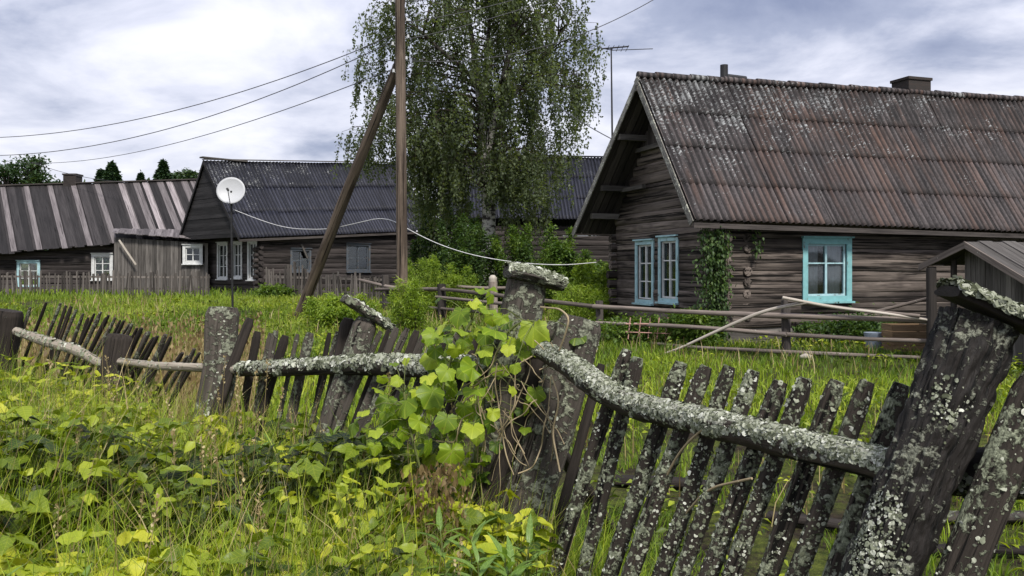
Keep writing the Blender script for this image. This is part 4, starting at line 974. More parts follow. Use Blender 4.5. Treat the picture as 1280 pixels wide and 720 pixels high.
# ------------------------------------------------------------------ utility pole with strut, wires, dish, antenna
def poles():
    Y = 21.; b = on_ground(503, Y); T = thing('utility_pole', b, 'tall upright brown wooden utility pole carrying overhead wires', 'utility pole')
    top = at(499, -150, Y); mb = MB(); tube(mb, [b-V((0, 0, .3)), (b+top)/2, top], [.142, .128, .115], 16, .12, .05, .6, 8); p = mb.build('pole', M['pole'], T)
    for (px, py) in ((491, 4), (509, 28), (491, 58), (510, 49), (508, 76), (492, 92)):
        mb = MB(); c = at(px, py, Y); s = 1 if px > 500 else -1
        tube(mb, [c-V((s*.12, 0, .02)), c, c+V((0, 0, .05))], .008, 6, .1); tube(mb, [c+V((0, 0, .03)), c+V((0, 0, .11))], [.035, .028], 10, .02)
        mb.build('insulator', M['dish'], p)
    b2 = on_ground(371, 25.2); top2 = at(499, 78, 21.25)
    T2 = MB(); tube(T2, [b2-V((0, 0, .2)), (b2+top2)/2, top2], [.165, .15, .12], 16, .12, .05, .6, 8)
    T2.build('strut', M['pole'], T)
    def wire(name, label, pts, r=.011, mat='wire', group='overhead wires at the utility pole'):
        m = MB(); P = [V(q) for q in pts]; tube(m, P, r, 6, .25)
        tag(m.build(name, M[mat]), label, 'wire', group)
    def cat(p, q, sag, n=14):
        t = np.linspace(0, 1, n)[:, None]; c = p+(q-p)*t; c[:, 2] -= sag*4*t[:, 0]*(1-t[:, 0]); return list(c)
    wire('overhead_wire', 'uppermost of the three wires running left, crossing the next near the pole', cat(at(-120, 168, 30), at(491, 45, Y), .95))
    wire('overhead_wire', 'middle wire of the three running left from the utility pole', cat(at(-120, 187, 30), at(491, 52, Y), 1.15))
    wire('overhead_wire', 'lowest dark wire running left from the pole down towards the left roof', cat(at(20, 203, 44), at(492, 86, Y), .75))
    wire('overhead_wire', 'thin lower wire sagging over the left roof near its chimney', cat(at(40, 203, 46), at(160, 228, 43), .2), .013)
    wire('overhead_wire', 'topmost short wire leaving the pole at the upper picture edge', cat(at(491, 4, Y), at(640, -14, 24), .02))
    wire('overhead_wire', 'upper wire crossing the birch crown to the right', cat(at(509, 28, Y), at(720, -25, 24), .12))
    wire('overhead_wire', 'second wire crossing the birch crown, below the upper one', cat(at(510, 49, Y), at(760, -30, 24), .15))
    wire('overhead_wire', 'lowest wire through the birch, emerging right of its crown', cat(at(508, 76, Y), at(830, -8, 22), .55))
    wire('overhead_wire', 'short wire from the birch down to the right house verge', cat(at(690, 128, 24), at(775, 179, 21), .05), .012)
    pts = [at(292, 262, 26), at(330, 277, 25.5), at(362, 286, 25), at(410, 287, 24), at(450, 278, 23), at(480, 271, 22.2), at(500, 280, 21.5), at(530, 298, 21), at(580, 317, 20.5), at(640, 328, 20), at(700, 332, 19.5), at(745, 328, 20.5)]
    wire('cable', 'thin white cable strung from the satellite dish mast past the strut', pts, .010, 'wire_white', None)
    # dish
    Y = 26; b = on_ground(291, Y); T = thing('satellite_dish', b, 'round white satellite dish on a thin mast before the middle house', 'satellite dish')
    mb = MB(); tube(mb, [b-V((0, 0, .2)), at(289, 243, Y)], .035, 10, .3); mb.build('mast', M['metal_dark'], T)
    c = at(288.5, 238, Y-.12); n = unit(V((.12, -1, .25))); s = unit(np.cross(n, V((0, 0, 1)))); w = np.cross(s, n); mb = MB()
    rr = np.linspace(0, 1, 8); ths = np.linspace(0, 2*math.pi, 37)[:-1]; v = [c-n*.09]
    for r in rr[1:]:
        for t in ths: v.append(c+(s*math.cos(t)+w*math.sin(t))*.425*r-n*.09*(1-r*r))
    f = [(0, 1+i, 1+(i+1) % 36) for i in range(36)]
    for k in range(6):
        for i in range(36): a = 1+k*36; f.append((a+i, a+36+i, a+36+(i+1) % 36, a+(i+1) % 36))
    mb.add(v, f); d = solid(mb.build('dish', M['dish'], T), .012)
    mb = MB(); tube(mb, [c-w*.42, c+n*.42-w*.12], .012, 6, .1); tube(mb, [c+n*.36-w*.12, c+n*.50-w*.12], .035, 10, .05); tube(mb, [c-n*.06, at(289, 243, Y)], .03, 8, .1); mb.build('feed_arm', M['metal_dark'], T)
    # tv antenna
    Y = 24.5; b = on_ground(768, Y); T = thing('tv_antenna', b, 'thin tv antenna mast with crossed rods behind the right gable', 'antenna')
    mb = MB(); tube(mb, [b, at(764, 60, Y)], [.045, .02], 8, .5); mb.build('mast', M['metal_dark'], T)
    mb = MB(); tube(mb, [at(752, 61, Y), at(786, 58, Y-.1)], .022, 6, .3)
    tube(mb, [at(741, 56, Y), at(760, 63, Y), at(816, 61, Y+.3)], .012, 6, .3)
    for q in range(5): a = at(760+6*q, 60.5, Y); tube(mb, [a+V((0, -.35, 0)), a+V((0, .35, 0))], .008, 5, .3)
    mb.build('rods', M['metal_dark'], T)
poles()

# ------------------------------------------------------------------ rail fence and far picket fences
def rail_fence():
    T = thing('rail_fence', on_ground(800, 17), 'grey fence of long horizontal rails between posts before the log house', 'fence')
    posts = [(483, 344, 27), (553, 355, 24), (617, 352, 22.3), (750, 376, 18.5), (862, 0, 0), (983, 375, 15.6), (1165, 335, 14.4)]
    for (px, py, Y) in posts:
        if not py: continue
        b = on_ground(px, Y); t = at(px-1, py, Y); m = MB(); tube(m, [b-V((0, 0, .1)), t], [.13, .115] if px < 700 else [.085, .08], 12, .08, .08, 2, 12)
        p = m.build('post', M['board_dark'] if px != 617 else M['rail_wood'], T)
        if px == 617:
            m = MB(); tube(m, [t-V((0, 0, .02)), t+V((0, 0, .10)), t+V((0, 0, .17))], [.10, .11, .05], 12, .03, .1); m.build('cap', M['pale_pole'], p)
    def rail(pts, r, mat='rail_wood'):
        m = MB(); P = [at(*p) for p in pts]; tube(m, P, r if isinstance(r, list) else [r, r*.85], 9, .1, .10, 1.2, 20); m.build('rail', M[mat], T)
    rail([(450, 350, 28), (483, 358, 26.9), (520, 363, 25.3), (555, 361, 23.9)], [.05, .06])
    rail([(470, 362, 26.8), (553, 361, 23.9), (620, 369, 21.8), (690, 377, 19.6), (752, 384, 18.3)], [.055, .05, .055, .05, .045])
    rail([(476, 378, 26.8), (553, 386, 23.9), (600, 390, 22)], [.04, .04])
    rail([(555, 357, 25.2), (600, 360, 25), (640, 360, 24.8)], [.045, .05])
    rail([(545, 371, 23.5), (620, 379, 21.4), (660, 381, 20.5)], [.04, .05])
    rail([(742, 383, 18.3), (860, 390, 16.6), (983, 395, 15.4), (1080, 398, 14.9), (1188, 401, 14.3)], [.05, .045, .055, .045, .05])
    rail([(730, 403, 18.2), (860, 408, 16.6), (983, 418, 15.4)], [.035, .04, .045])
    rail([(983, 418, 15.5), (1090, 424, 14.9), (1180, 427, 14.4)], [.04, .035, .04])
    rail([(760, 423, 18.1), (860, 434, 16.6), (983, 440, 15.4), (1070, 444, 15), (1180, 448, 14.4)], [.03, .035, .04, .035, .03])
    rail([(985, 376, 15.3), (1060, 386, 14.9), (1150, 395, 14.4)], [.035, .03, .03], 'rail_wood')
    def pole(pts, r, label, mat='pale_pole'):
        m = MB(); tube(m, [at(*p) for p in pts], r, 9, .1, .1); tag(m.build('pole', M[mat]), label, 'pole', 'loose poles lying against the rail fence')
    pole([(768, 458, 16.3), (840, 440, 16.0), (900, 412, 15.6), (955, 388, 15.25), (1008, 378, 14.95)], [.016, .022, .03, .032, .034], 'long pale bent pole leaning up on the rail fence post')
    pole([(978, 372, 15.0), (1040, 384, 14.9), (1100, 391, 14.6), (1160, 400, 14.4)], [.03, .028, .025, .02], 'pale straight pole resting along the top rail right of the post', 'pale_pole')
    pole([(1085, 392, 15.9), (1160, 373, 15.6)], .03, 'dark plank slanting up to the shed post behind the rails', 'rail_wood')
    # small rack of thin laths leaning on rails under the gable windows
    m = MB(); T2 = thing('lath_rack', on_ground(815, 17.4), 'small rack of thin reddish laths leaning on the fence under the gable windows', 'rack')
    for x in (787, 800, 812, 823, 834): tube(m, [at(x-2, 424, 17.2), at(x+1, 397, 17.3)], .012, 6, .1)
    m.build('slat', M['lath'], T2); m = MB(); tube(m, [at(782, 405, 17.2), at(842, 405, 17.1)], .014, 6, .1); tube(m, [at(782, 415, 17.2), at(838, 417, 17.1)], .012, 6, .1); m.build('crossbar', M['lath'], T2)
M['lath'] = mat_plain('red_lath', (.35, .20, .17), .8)
rail_fence()
M['board_mid'] = mat_wood('worn_fence_board', (.025, .022, .02), (.13, .115, .105), vary=1.2, gscale=(1.5, 35, 35), bump=.6)
def far_picket(label, x0, x1, Y0, Y1, tops, n, mat, seed, h0=1.0):
    rg = random.Random(seed); a, b = on_ground(x0, Y0), on_ground(x1, Y1); T = thing('picket_fence', (a+b)/2, label, 'fence')
    d = unit(b-a)
    for i in range(n):
        s = (i+.5)/n; p = a+(b-a)*s; h = h0*np.interp(s, *tops)*rg.uniform(.86, 1.1); le = rg.gauss(0, .05); w = rg.uniform(.05, .095)
        if rg.random() < .03: continue
        m = MB(); plank(m, p-V((0, 0, .05)), p+V((le, 0, h)), d, w, .025, taper=.15); m.build('picket', mat, T, False)
    m = MB()
    for z in (.3, .8): plank(m, a+V((0, .04, z*h0)), b+V((0, .04, z*h0)), (0, 0, 1), .08, .04)
    m.build('rail', mat, T, False)
far_picket('long ragged grey picket fence before the low left house', -40, 262, 36, 34.5, ([0, 1], [1, 1]), 96, M['board_mid'], 1, .95)
far_picket('uneven grey picket fence before the middle house, left of the strut', 331, 482, 33.5, 31, ([0, .1, .25, .4, .6, 1], [1.1, 1.05, 1.35, 1.1, 1.0, .95]), 52, M['board_mid'], 2, 1.0)
# odds and ends behind the rails, right
def odds():
    m = MB(); c = on_ground(1092, 16.4); T = None
    tube(m, [c, c+V((0, 0, .36))], [.14, .18], 18, .05, .01); tag(m.build('bucket', mat_plain('bucket_paint', (.22, .26, .32), .5)), 'grey-blue bucket standing behind the rails under the long wall', 'bucket')
    c = on_ground(1133, 16.0); T = thing('crate', c, 'pale wooden crate standing behind the rails beside the shed post', 'crate')
    for k in range(4):
        m = MB(); z = .1+k*.13; box(m, c+V((0, -.24, z)), V((.36, 0, 0)), V((0, 0, .055)), V((0, .01, 0)))
        box(m, c+V((0, .24, z)), V((.36, 0, 0)), V((0, 0, .055)), V((0, .01, 0))); box(m, c+V((-.36, 0, z)), V((0, .23, 0)), V((0, 0, .055)), V((.01, 0, 0))); box(m, c+V((.36, 0, z)), V((0, .23, 0)), V((0, 0, .055)), V((.01, 0, 0)))
        m.build('slat', M['crate'], T, False)
    m = MB(); c = on_ground(1007, 14.9)+V((0, 0, .06)); tube(m, [c-V((.1, 0, 0)), c, c+V((.1, 0, 0))], [.03, .06, .03], 8, .03, .3); tag(m.build('stone', M['pale_pole']), 'small white stone in the grass under the turquoise window', 'stone')
    m = MB(); a = on_ground(1140, 16.2)
M['crate'] = mat_wood('crate_wood', (.08, .05, .028), (.22, .15, .09), vary=.6)
odds()
# ------------------------------------------------------------------ the broken fence in the foreground
def fY(px): return 1/np.interp(px, [-200, 10, 150, 275, 440, 655, 1150, 1280, 1500], [1/8.2, 1/7., 1/6.2, 1/5.6, 1/4.8, 1/3.8, 1/2.1, 1/1.85, 1/1.6])
M['near_post'] = mat_wood('lichened_post_wood', (.002, .0018, .0015), (.017, .013, .011), lichen=.45, lcol=(.22, .23, .18), lscale=60, vary=.2, gscale=(9, 80, 80), bump=1., spec=.35, rough=.65, up=.05, crack=.42)
M['near_picket'] = mat_wood('lichened_picket_wood', (.007, .006, .005), (.048, .039, .033), lichen=.55, lcol=(.22, .24, .17), lscale=42, vary=.5, gscale=(4, 70, 70), bump=.9, up=.06, crack=.42)
M['near_rail'] = mat_wood('lichened_rail_wood', (.012, .010, .009), (.06, .048, .04), lichen=.50, lcol=(.33, .335, .28), lscale=34, vary=.2, gscale=(3, 50, 50), bump=1., up=.16, crack=.4)
M['near_dark'] = mat_wood('dark_old_wood', (.007, .006, .005), (.036, .029, .025), lichen=.14, lcol=(.2, .21, .17), lscale=30, vary=.6, gscale=(4, 60, 60), bump=.8)
M['plank_lich'] = mat_wood('lichened_plank_wood', (.018, .015, .013), (.095, .082, .07), lichen=.56, lcol=(.19, .20, .15), lscale=30, vary=.3, gscale=(3, 50, 50), bump=.9)
M['branch'] = mat_wood('bare_branch_wood', (.09, .075, .06), (.33, .29, .24), lichen=.2, lscale=30, vary=.2, gscale=(3, 60, 60), bump=.7)

def mat_lichen():
    m, nt, b, out = new_mat('lichen_crust'); lk = nt.links.new
    c = cr(nt, attr(nt, 'rnd', False), [(0, (.06, .068, .04)), (.4, (.18, .195, .14)), (.8, (.31, .325, .26)), (1, (.50, .51, .45))])
    lk(c, b.inputs['Base Color']); b.inputs['Roughness'].default_value = .95; b.inputs['Specular IOR Level'].default_value = .05; return m
M['lichen'] = mat_lichen()
def flake_t(k):
    rg = np.random.default_rng(k); n = 8; th = np.arange(n)/n*6.283; v = [(0, 0, .10)]
    for t in th: r = rg.uniform(.5, 1); v.append((math.cos(t)*r*.6, math.sin(t)*r*.6, .06+rg.uniform(0, .28)))
    for t in th: r = rg.uniform(.7, 1.15); v.append((math.cos(t+.3)*r, math.sin(t+.3)*r, rg.uniform(-.15, .32)))
    f = [(0, 1+i, 1+(i+1) % n, 1+(i+1) % n) for i in range(n)]+[(1+i, 1+n+i, 1+n+(i+1) % n, 1+(i+1) % n) for i in range(n)]
    return np.array(v), np.array(f)
FL = [flake_t(k) for k in range(4)]
def flakes(mb, pts, rad, n, size=.008, upb=1., seed=1, flat=1., patch=6., thr=-.1, side=(0, -.5, .85)):
    rg = np.random.default_rng(seed); rad = [rad]*len(pts) if np.isscalar(rad) else rad
    P, Rr, x = resample(pts, rad, .01); t, s, b = frames(P); side = unit(side)
    i = rg.integers(0, len(P)-1, n*4); a = rg.uniform(0, 6.283, n*4); fr_ = rg.random(n*4)[:, None]
    nn = np.cos(a)[:, None]*s[i]+np.sin(a)[:, None]*b[i]*(1/flat); nn /= np.linalg.norm(nn, axis=1)[:, None]
    pos = P[i]*(1-fr_)+P[i+1]*fr_+Rr[i][:, None]*(np.cos(a)[:, None]*s[i]+np.sin(a)[:, None]*b[i]*flat)
    w = (nn@side)*upb+rg.normal(0, .13, len(i))+.75*fbm(pos*patch*6, 2, seed)*1.4
    k = (w > thr); pos, nn, i = pos[k][:n], nn[k][:n], i[k][:n]; m = len(pos)
    r1 = rg.normal(size=(m, 3)); nn = nn+rg.normal(0, .3, (m, 3)); nn /= np.linalg.norm(nn, axis=1)[:, None]; e1 = np.cross(nn, r1); e1 /= np.linalg.norm(e1, axis=1)[:, None]; e2 = np.cross(nn, e1)
    Mx = np.stack([e1, e2, nn], -1); sz = size*np.clip(rg.lognormal(0, .45, m), .4, 2.6)
    for q in range(4): scat_any(mb, *FL[q], pos[q::4], Mx[q::4], sz[q::4], rg.random(m)[q::4])
def seg(p, q, z):  # point on line p-q (px,py) at world height z with constant Y handled by caller
    return None
def stake(parent, name, x0, y0, Y0, x1, y1, Y1, wpx, mat, to_ground=True, flat=.55, bump=.12, sq=.4, lich=0, taper=.95, step=.012, around=22, seed=None, size=.006, rough=.10):
    """leaning stake from its top (x0,y0) through (x1,y1), carried on to the ground"""
    a, b = at(x0, y0, Y0), at(x1, y1, Y1); wpx = wpx*.86; lich = int(lich*1.3); size = size*.62
    if to_ground:
        d = b-a; k = (a[2]-(G(b[0], b[1])-.06))/max(.01, -d[2]); b = a+d*k
    r = wpx/2/F*Y0; m = MB(); seed = random.randrange(9999) if seed is None else seed
    w = unit(np.cross(b-a, V((0, 1, 0)))); rg = random.Random(seed); L = np.linalg.norm(b-a)
    mid = [a+(b-a)*t+w*rg.uniform(-1, 1)*r*.35 for t in (.3, .6, .85)]
    pts = [a]+mid+[b]; rr = [r*.78*taper, r, r*1.03, r*1.05, r*1.08]
    pts2 = [a, a+(b-a)*.03]+mid+[b]; rr2 = [r*.72*taper, r*.97]+rr[1:]
    tube(m, pts2, rr2, around, step, bump, 1.2, 26, flat=flat, seed=seed, rough=rough, sq=sq)
    o = m.build(name, mat, parent)
    if lich:
        m = MB(); flakes(m, pts2, rr2, lich, size, .9, seed, flat, 7, .15, side=(-.25, -.75, .6)); m.build('lichen', M['lichen'], o)
    return o
def near_fence():
    T = thing('broken_fence', V((0, 3.9, 0)), 'collapsing foreground picket fence grey with lichen, its big posts leaning', 'fence')
    # ---- big right post
    Y = 2.03; a = at(1226, 400, Y); b = at(1108, 700, 2.0); d = b-a; b = a+d*((a[2]+.05)/-d[2]); m = MB()
    pts = [a, a+(b-a)*.04, a+(b-a)*.3, a+(b-a)*.5, a+(b-a)*.75, b]; rr = [.084, .086, .080, .075, .078, .088]
    tube(m, pts, rr, 110, .004, .16, 2.2, 24, flat=.85, seed=77, rough=.30); p = m.build('post', M['near_post'], T)
    m = MB(); flakes(m, pts[:5], rr[:5], 4600, .0031, .9, 5, .85, .8, .86, side=(-.85, -.5, -.1)); m.build('lichen', M['lichen'], p)
    m = MB(); cp = [at(1184, 364, 2.03), at(1238, 388, 2.02), at(1330, 430, 2.0)]; tube(m, cp, [.072, .080, .08], 40, .006, .16, 2, 22, flat=.19, seed=31, sq=.9, rough=.08); c = m.build('cap_board', M['near_dark'], p)
    m = MB()
    up = [q+V((0, -.01, .012)) for q in cp]; flakes(m, up, [.07, .08, .08], 4200, .0060, 1.2, 9, .26, 3, .35, side=(-.1, -.35, .9)); m.build('lichen', M['lichen'], c)
    # ---- stub behind it and dark rail to the right
    stake(T, 'picket', 1300, 470, 1.95, 1200, 720, 1.95, 66, M['near_picket'], seed=11, lich=350, flat=.4)
    m = MB(); P = [at(1165, 588, 2.12), at(1230, 592, 2.05), at(1330, 590, 1.95)]; tube(m, P, [.058, .06, .062], 36, .008, .1, 1.5, 14, seed=9, rough=.1); r = m.build('rail', M['near_dark'], T)
    m = MB(); flakes(m, P, .06, 500, .0045, .6, 3, 1, 5, .6, side=(0, -.9, -.3)); m.build('lichen', M['lichen'], r)
    # ---- long lichen rail, right
    rp = [(676, 437), (700, 450), (722, 463), (745, 482), (772, 498), (800, 509), (870, 525), (940, 541), (1010, 560), (1075, 574), (1120, 586)]
    P = [at(x, y, float(fY(x))-.06) for x, y in rp]; rr = [.040, .044, .05, .05, .046, .045, .045, .044, .043, .043, .042]; m = MB()
    tube(m, P, rr, 44, .006, .14, 2.2, 18, seed=5, rough=.2); r = m.build('rail', M['near_rail'], T)
    m = MB(); flakes(m, P, rr, 13000, .0044, 1.2, 6, 1, 4, .18, side=(0, -.42, .9)); m.build('lichen', M['lichen'], r)
    # ---- pickets of the right panel (top x, top y, x at y=720 , width px)
    pk = [(784, 437, 693, 21), (798, 447, 728, 21), (852, 453, 765, 25), (883, 458, 788, 25), (912, 458, 826, 25), (942, 463, 850, 25), (976, 477, 884, 28), (1007, 473, 918, 28), (1047, 476, 958, 29), (1085, 477, 996, 30), (1128, 480, 1040, 30)]
    for i, (x, y, xb, w) in enumerate(pk):
        Yp = float(fY(x))+.05; stake(T, 'picket', x, y, Yp, xb, 720, Yp+.03, w, M['near_picket'], seed=100+i*7, lich=520 if x > 820 else 260, flat=.6, sq=.5, around=26, size=.0062, bump=.2, rough=.16)
    # ---- middle post with its lichen cap
    Y = 3.86; a = at(659, 352, Y); b = at(622, 560, Y); d = b-a; b = a+d*((a[2]+.05)/-d[2]); pts = [a, a+(b-a)*.04, a+(b-a)*.35, b]; rr = [.088, .094, .105, .12]; m = MB()
    tube(m, pts, rr, 48, .01, .10, 1.5, 20, seed=41, rough=.1); p = m.build('post', M['plank_lich'], T)
    m = MB(); cp = [at(634, 340, Y-.02), at(660, 345, Y), at(700, 357, Y+.03)]; tube(m, cp, [.10, .125, .10], 36, .01, .25, 3, 14, flat=.26, seed=43, sq=.6, rough=.2); c = m.build('cap_board', M['plank_lich'], p)
    m = MB(); flakes(m, [q+V((0, 0, .012)) for q in cp], [.09, .12, .09], 3500, .0075, 1.2, 44, .3, 4, .1, side=(0, -.5, .85)); m.build('lichen', M['lichen'], c)
    # wide lichened planks leaning behind it
    stake(T, 'picket', 727, 398, 3.72, 655, 660, 3.68, 70, M['plank_lich'], seed=50, lich=600, flat=.25, sq=.8, around=36, taper=1.1)
    stake(T, 'picket', 700, 405, 3.80, 640, 600, 3.78, 46, M['plank_lich'], seed=51, lich=300, flat=.3, sq=.8)
    stake(T, 'picket', 676, 440, 3.75, 612, 620, 3.7, 26, M['near_dark'], seed=52, flat=.4)
    stake(T, 'picket', 752, 455, 3.70, 700, 640, 3.66, 15, M['near_dark'], seed=53, flat=.5)
    # ---- rails to the left
    def rail(pts, rr, mat, nfl=0, seed=1, sz=.008, dy=-.05):
        P = [at(x, y, float(fY(x))+dy) for x, y in pts]; m = MB(); tube(m, P, rr, 28, .012, .14, 2, 16, seed=seed, rough=.15); o = m.build('rail', mat, T)
        if nfl: m = MB(); flakes(m, P, rr, nfl, sz, 1.2, seed, 1, 4, .05, side=(0, -.3, .9)); m.build('lichen', M['lichen'], o)
    rail([(300, 462), (360, 460), (420, 457), (470, 456), (520, 458), (580, 462), (640, 452)], [.044, .05, .052, .056, .058, .055, .05], M['near_rail'], 3200, 60, .009)
    rail([(150, 452), (200, 458), (265, 460), (310, 463)], [.026, .028, .03, .03], M['branch'], 150, 61, .007)
    rail([(20, 414), (60, 428), (95, 437), (122, 452), (140, 462)], [.034, .04, .038, .033, .028], M['branch'], 260, 62, .009)
    # ---- posts to the left
    stake(T, 'post', 279, 384, 5.55, 264, 520, 5.5, 47, M['plank_lich'], seed=70, lich=420, flat=.5, sq=.9, around=32, taper=1.15, size=.011)
    stake(T, 'post', 313, 398, 5.5, 268, 520, 5.4, 15, M['near_dark'], seed=71, flat=.6)
    stake(T, 'post', 10, 388, 7.0, 4, 450, 7.0, 42, M['near_dark'], seed=72, flat=.9, around=32, taper=1.2)
    stake(T, 'post', 150, 418, 6.25, 140, 500, 6.2, 40, M['near_dark'], seed=73, flat=.6, around=30, taper=1.1)
    stake(T, 'post', 436, 398, 4.95, 418, 480, 4.95, 22, M['near_dark'], seed=74, flat=.8)
    p = stake(T, 'post', 459, 398, 4.85, 425, 500, 4.8, 36, M['plank_lich'], seed=75, flat=.8, lich=120)
    m = MB(); cp = [at(430, 372, 4.8), at(460, 391, 4.85), at(489, 411, 4.9)]; tube(m, cp, [.075, .085, .07], 30, .01, .2, 3, 16, flat=.32, seed=45, sq=.7, rough=.2); c = m.build('cap_board', M['plank_lich'], p)
    m = MB(); flakes(m, cp, [.075, .085, .07], 260, .01, 1.2, 46, .32, 4, .3); m.build('lichen', M['lichen'], c)
    # ---- left pickets
    lp = [(76, 379, 60, 420, 5), (89, 383, 75, 424, 5.5), (104, 392, 90, 430, 5), (118, 392, 98, 436, 5), (126, 390, 104, 438, 6), (136, 394, 112, 442, 6), (144, 397, 122, 444, 5), (155, 401, 132, 446, 6), (165, 405, 145, 450, 6), (177, 410, 156, 455, 8), (186, 415, 165, 458, 9), (197, 420, 176, 460, 7), (207, 418, 193, 455, 8), (228, 441, 210, 470, 8), (243, 436, 228, 470, 7), (58, 378, 44, 415, 5), (38, 384, 26, 420, 5)]
    lp += [(x+6.5, y+3+(i*7) % 6, xb+8-(i*5) % 9, yb+6, w*.9) for i, (x, y, xb, yb, w) in enumerate(lp[:15])]
    for i, (x, y, xb, yb, w) in enumerate(lp):
        Yp = float(fY(x))+.25; stake(T, 'picket', x, y, Yp, xb, yb, Yp+.05, w*1.15, M['near_dark' if i % 2 else 'plank_lich'], seed=200+i, flat=.6, around=12, step=.03)
    # ---- short pickets behind the thick rail
    rg = random.Random(4)
    for i, (x, y, w) in enumerate([(322, 416, 13), (338, 417, 8), (345, 416, 10), (357, 417, 14), (372, 416, 7), (388, 416, 15), (412, 418, 8), (422, 416, 7), (476, 412, 9), (486, 410, 8), (496, 411, 12), (509, 409, 11), (521, 411, 12), (533, 412, 12), (547, 410, 9), (560, 413, 10), (574, 411, 10), (587, 413, 9), (601, 410, 10), (614, 412, 9)]):
        Yp = float(fY(x))+.14; ln = 12 if x < 430 else 22
        stake(T, 'picket', x, y+rg.uniform(-3, 3), Yp, x-ln-rg.uniform(0, 8), y+66, Yp, w, M['plank_lich'] if i % 3 else M['near_dark'], seed=300+i, flat=.45, around=16, step=.02, sq=.7)
near_fence()
def loose():
    def log(label, p, q, r, mat, name='fallen_board', flat=.4):
        m = MB(); tube(m, [p, (p+q)/2+V((0, 0, .01)), q], [r, r*1.05, r*.9], 22, .02, .15, 1.5, 18, flat=flat, rough=.12, sq=.6); tag(m.build(name, mat), label, 'board', 'old boards fallen in the yard grass')
    g = lambda px, Y, dz=.04: on_ground(px, Y)+V((0, 0, dz))
    log('rotten board lying in the grass seen right of the big post', g(1175, 5.3), g(1400, 5.2), .07, M['plank_lich'])
    log('dark fallen beam slanting down behind the middle post', at(688, 548, 4.6), g(770, 4.9), .06, M['near_dark'])
    log('flat dark board in the grass behind the right pickets', g(770, 6.2), g(900, 6.0), .08, M['near_dark'])
    log('grey board half buried in grass between the rightmost pickets', g(960, 5.3), g(1100, 5.0), .06, M['near_dark'])
    log('second grey board low in the yard grass at the right edge', g(1160, 4.7), g(1290, 4.65), .05, M['near_dark'])
    log('pale short stick end in the grass behind the long rail', g(880, 8.3), g(915, 8.2), .03, M['branch'], 'stick', 1)
loose()

# ------------------------------------------------------------------ vegetation
def mask_sheds(x, y):
    k = np.ones(len(x), bool)
    P0, u, v, Wd = RH; a = (x-P0[0])*u[0]+(y-P0[1])*u[1]; b = (x-P0[0])*v[0]+(y-P0[1])*v[1]; k &= ~((a > -.02) & (b > -.02) & (b < Wd+.2))
    P0, u, v = MH; a = (x-P0[0])*u[0]+(y-P0[1])*u[1]; b = (x-P0[0])*v[0]+(y-P0[1])*v[1]; k &= ~((a > -.02) & (b > -.02) & (b < 6) & (a < 10))
    return k
M['grass'] = mat_leaf('grass_blade', [(.025, .055, .006), (.09, .155, .010), (.21, .30, .018), (.38, .42, .05)], .3, rough=.55, spec=.3)
M['grass_far'] = mat_leaf('meadow_grass', [(.05, .10, .012), (.13, .20, .022), (.22, .30, .035), (.34, .36, .08)], .35, rough=.6, spec=.2)
M['dry'] = mat_leaf('dry_grass', [(.12, .08, .035), (.27, .20, .09), (.46, .39, .20)], .3, tcol=(1.1, 1., .8))
M['weed'] = mat_leaf('weed_leaf', [(.006, .018, .003), (.036, .070, .007), (.125, .180, .012), (.27, .33, .02), (.44, .45, .04)], .32, rough=.45, spec=.35, vein=.10, spots=.7)
M['vine_leaf'] = mat_leaf('vine_leaf', [(.04, .09, .010), (.17, .26, .016), (.42, .48, .05)], .42, rough=.45, spec=.3, vein=.13, radial=True, spots=.8)
M['lance'] = mat_leaf('willowherb_leaf', [(.05, .11, .02), (.11, .20, .035), (.20, .30, .07)], .42, rough=.4, spec=.45, vein=.2)
M['stem'] = mat_plain('green_stem', (.10, .12, .035), .6, .3)
M['stem_dry'] = mat_plain('dry_stem', (.30, .24, .15), .8, .2)
def field(n, Ya, Yb, h, w, seed, power=1., xr=.78, keep=None):
    rg = np.random.default_rng(seed); y = (Ya**power+(Yb**power-Ya**power)*rg.random(n))**(1/power); x = y*rg.uniform(-xr, xr, n)
    d = fbm(np.stack([x*.5, y*.5, x*0], 1), 3, seed+1); k = mask_sheds(x, y) & (d+rg.uniform(-.35, .5, n) > -.2)
    if keep is not None: k &= keep(x, y)
    x, y = x[k], y[k]; n = len(x); z = gz(x, y); tall = .75+.5*(.5+.5*fbm(np.stack([x*.9, y*.9, x*0+4], 1), 2, seed+2))*1.3
    hh = h*tall*rg.uniform(.5, 1.2, n); az = rg.uniform(0, 6.283, n); tone = .42+.55*fbm(np.stack([x*.35, y*.35, x*0+9], 1), 3, seed+3)+rg.normal(0, .17, n)
    return np.stack([x, y, z-.01], 1), hh, w*rg.uniform(.6, 1.3, n), az, rg.uniform(.1, .9, n), np.clip(tone, 0, 1)
def behind(x, y):
    px = x/y*F+640; return y > fY(px)+.1
mb = MB()
blades(mb, *field(60000, 3.2, 9, .11, .009, 1, 1.7, keep=lambda x, y: behind(x, y) & (fbm(np.stack([x*1.3, y*1.3, x*0+2], 1), 3, 8) > -.02)), seg=3)
blades(mb, *field(60000, 8.5, 17.5, .17, .016, 2, 1.8), seg=3)
tag(mb.build('yard_grass', M['grass']), 'bright green grass of the yard behind the broken fence', 'grass', kind='stuff')
mb = MB()
blades(mb, *field(90000, 17, 33, .20, .030, 3, 1.6, xr=.72), seg=2)
blades(mb, *field(36000, 32, 62, .30, .055, 4, 1.5, xr=.8), seg=2)
tag(mb.build('meadow_grass', M['grass_far']), 'green meadow grass between the houses', 'grass', kind='stuff')
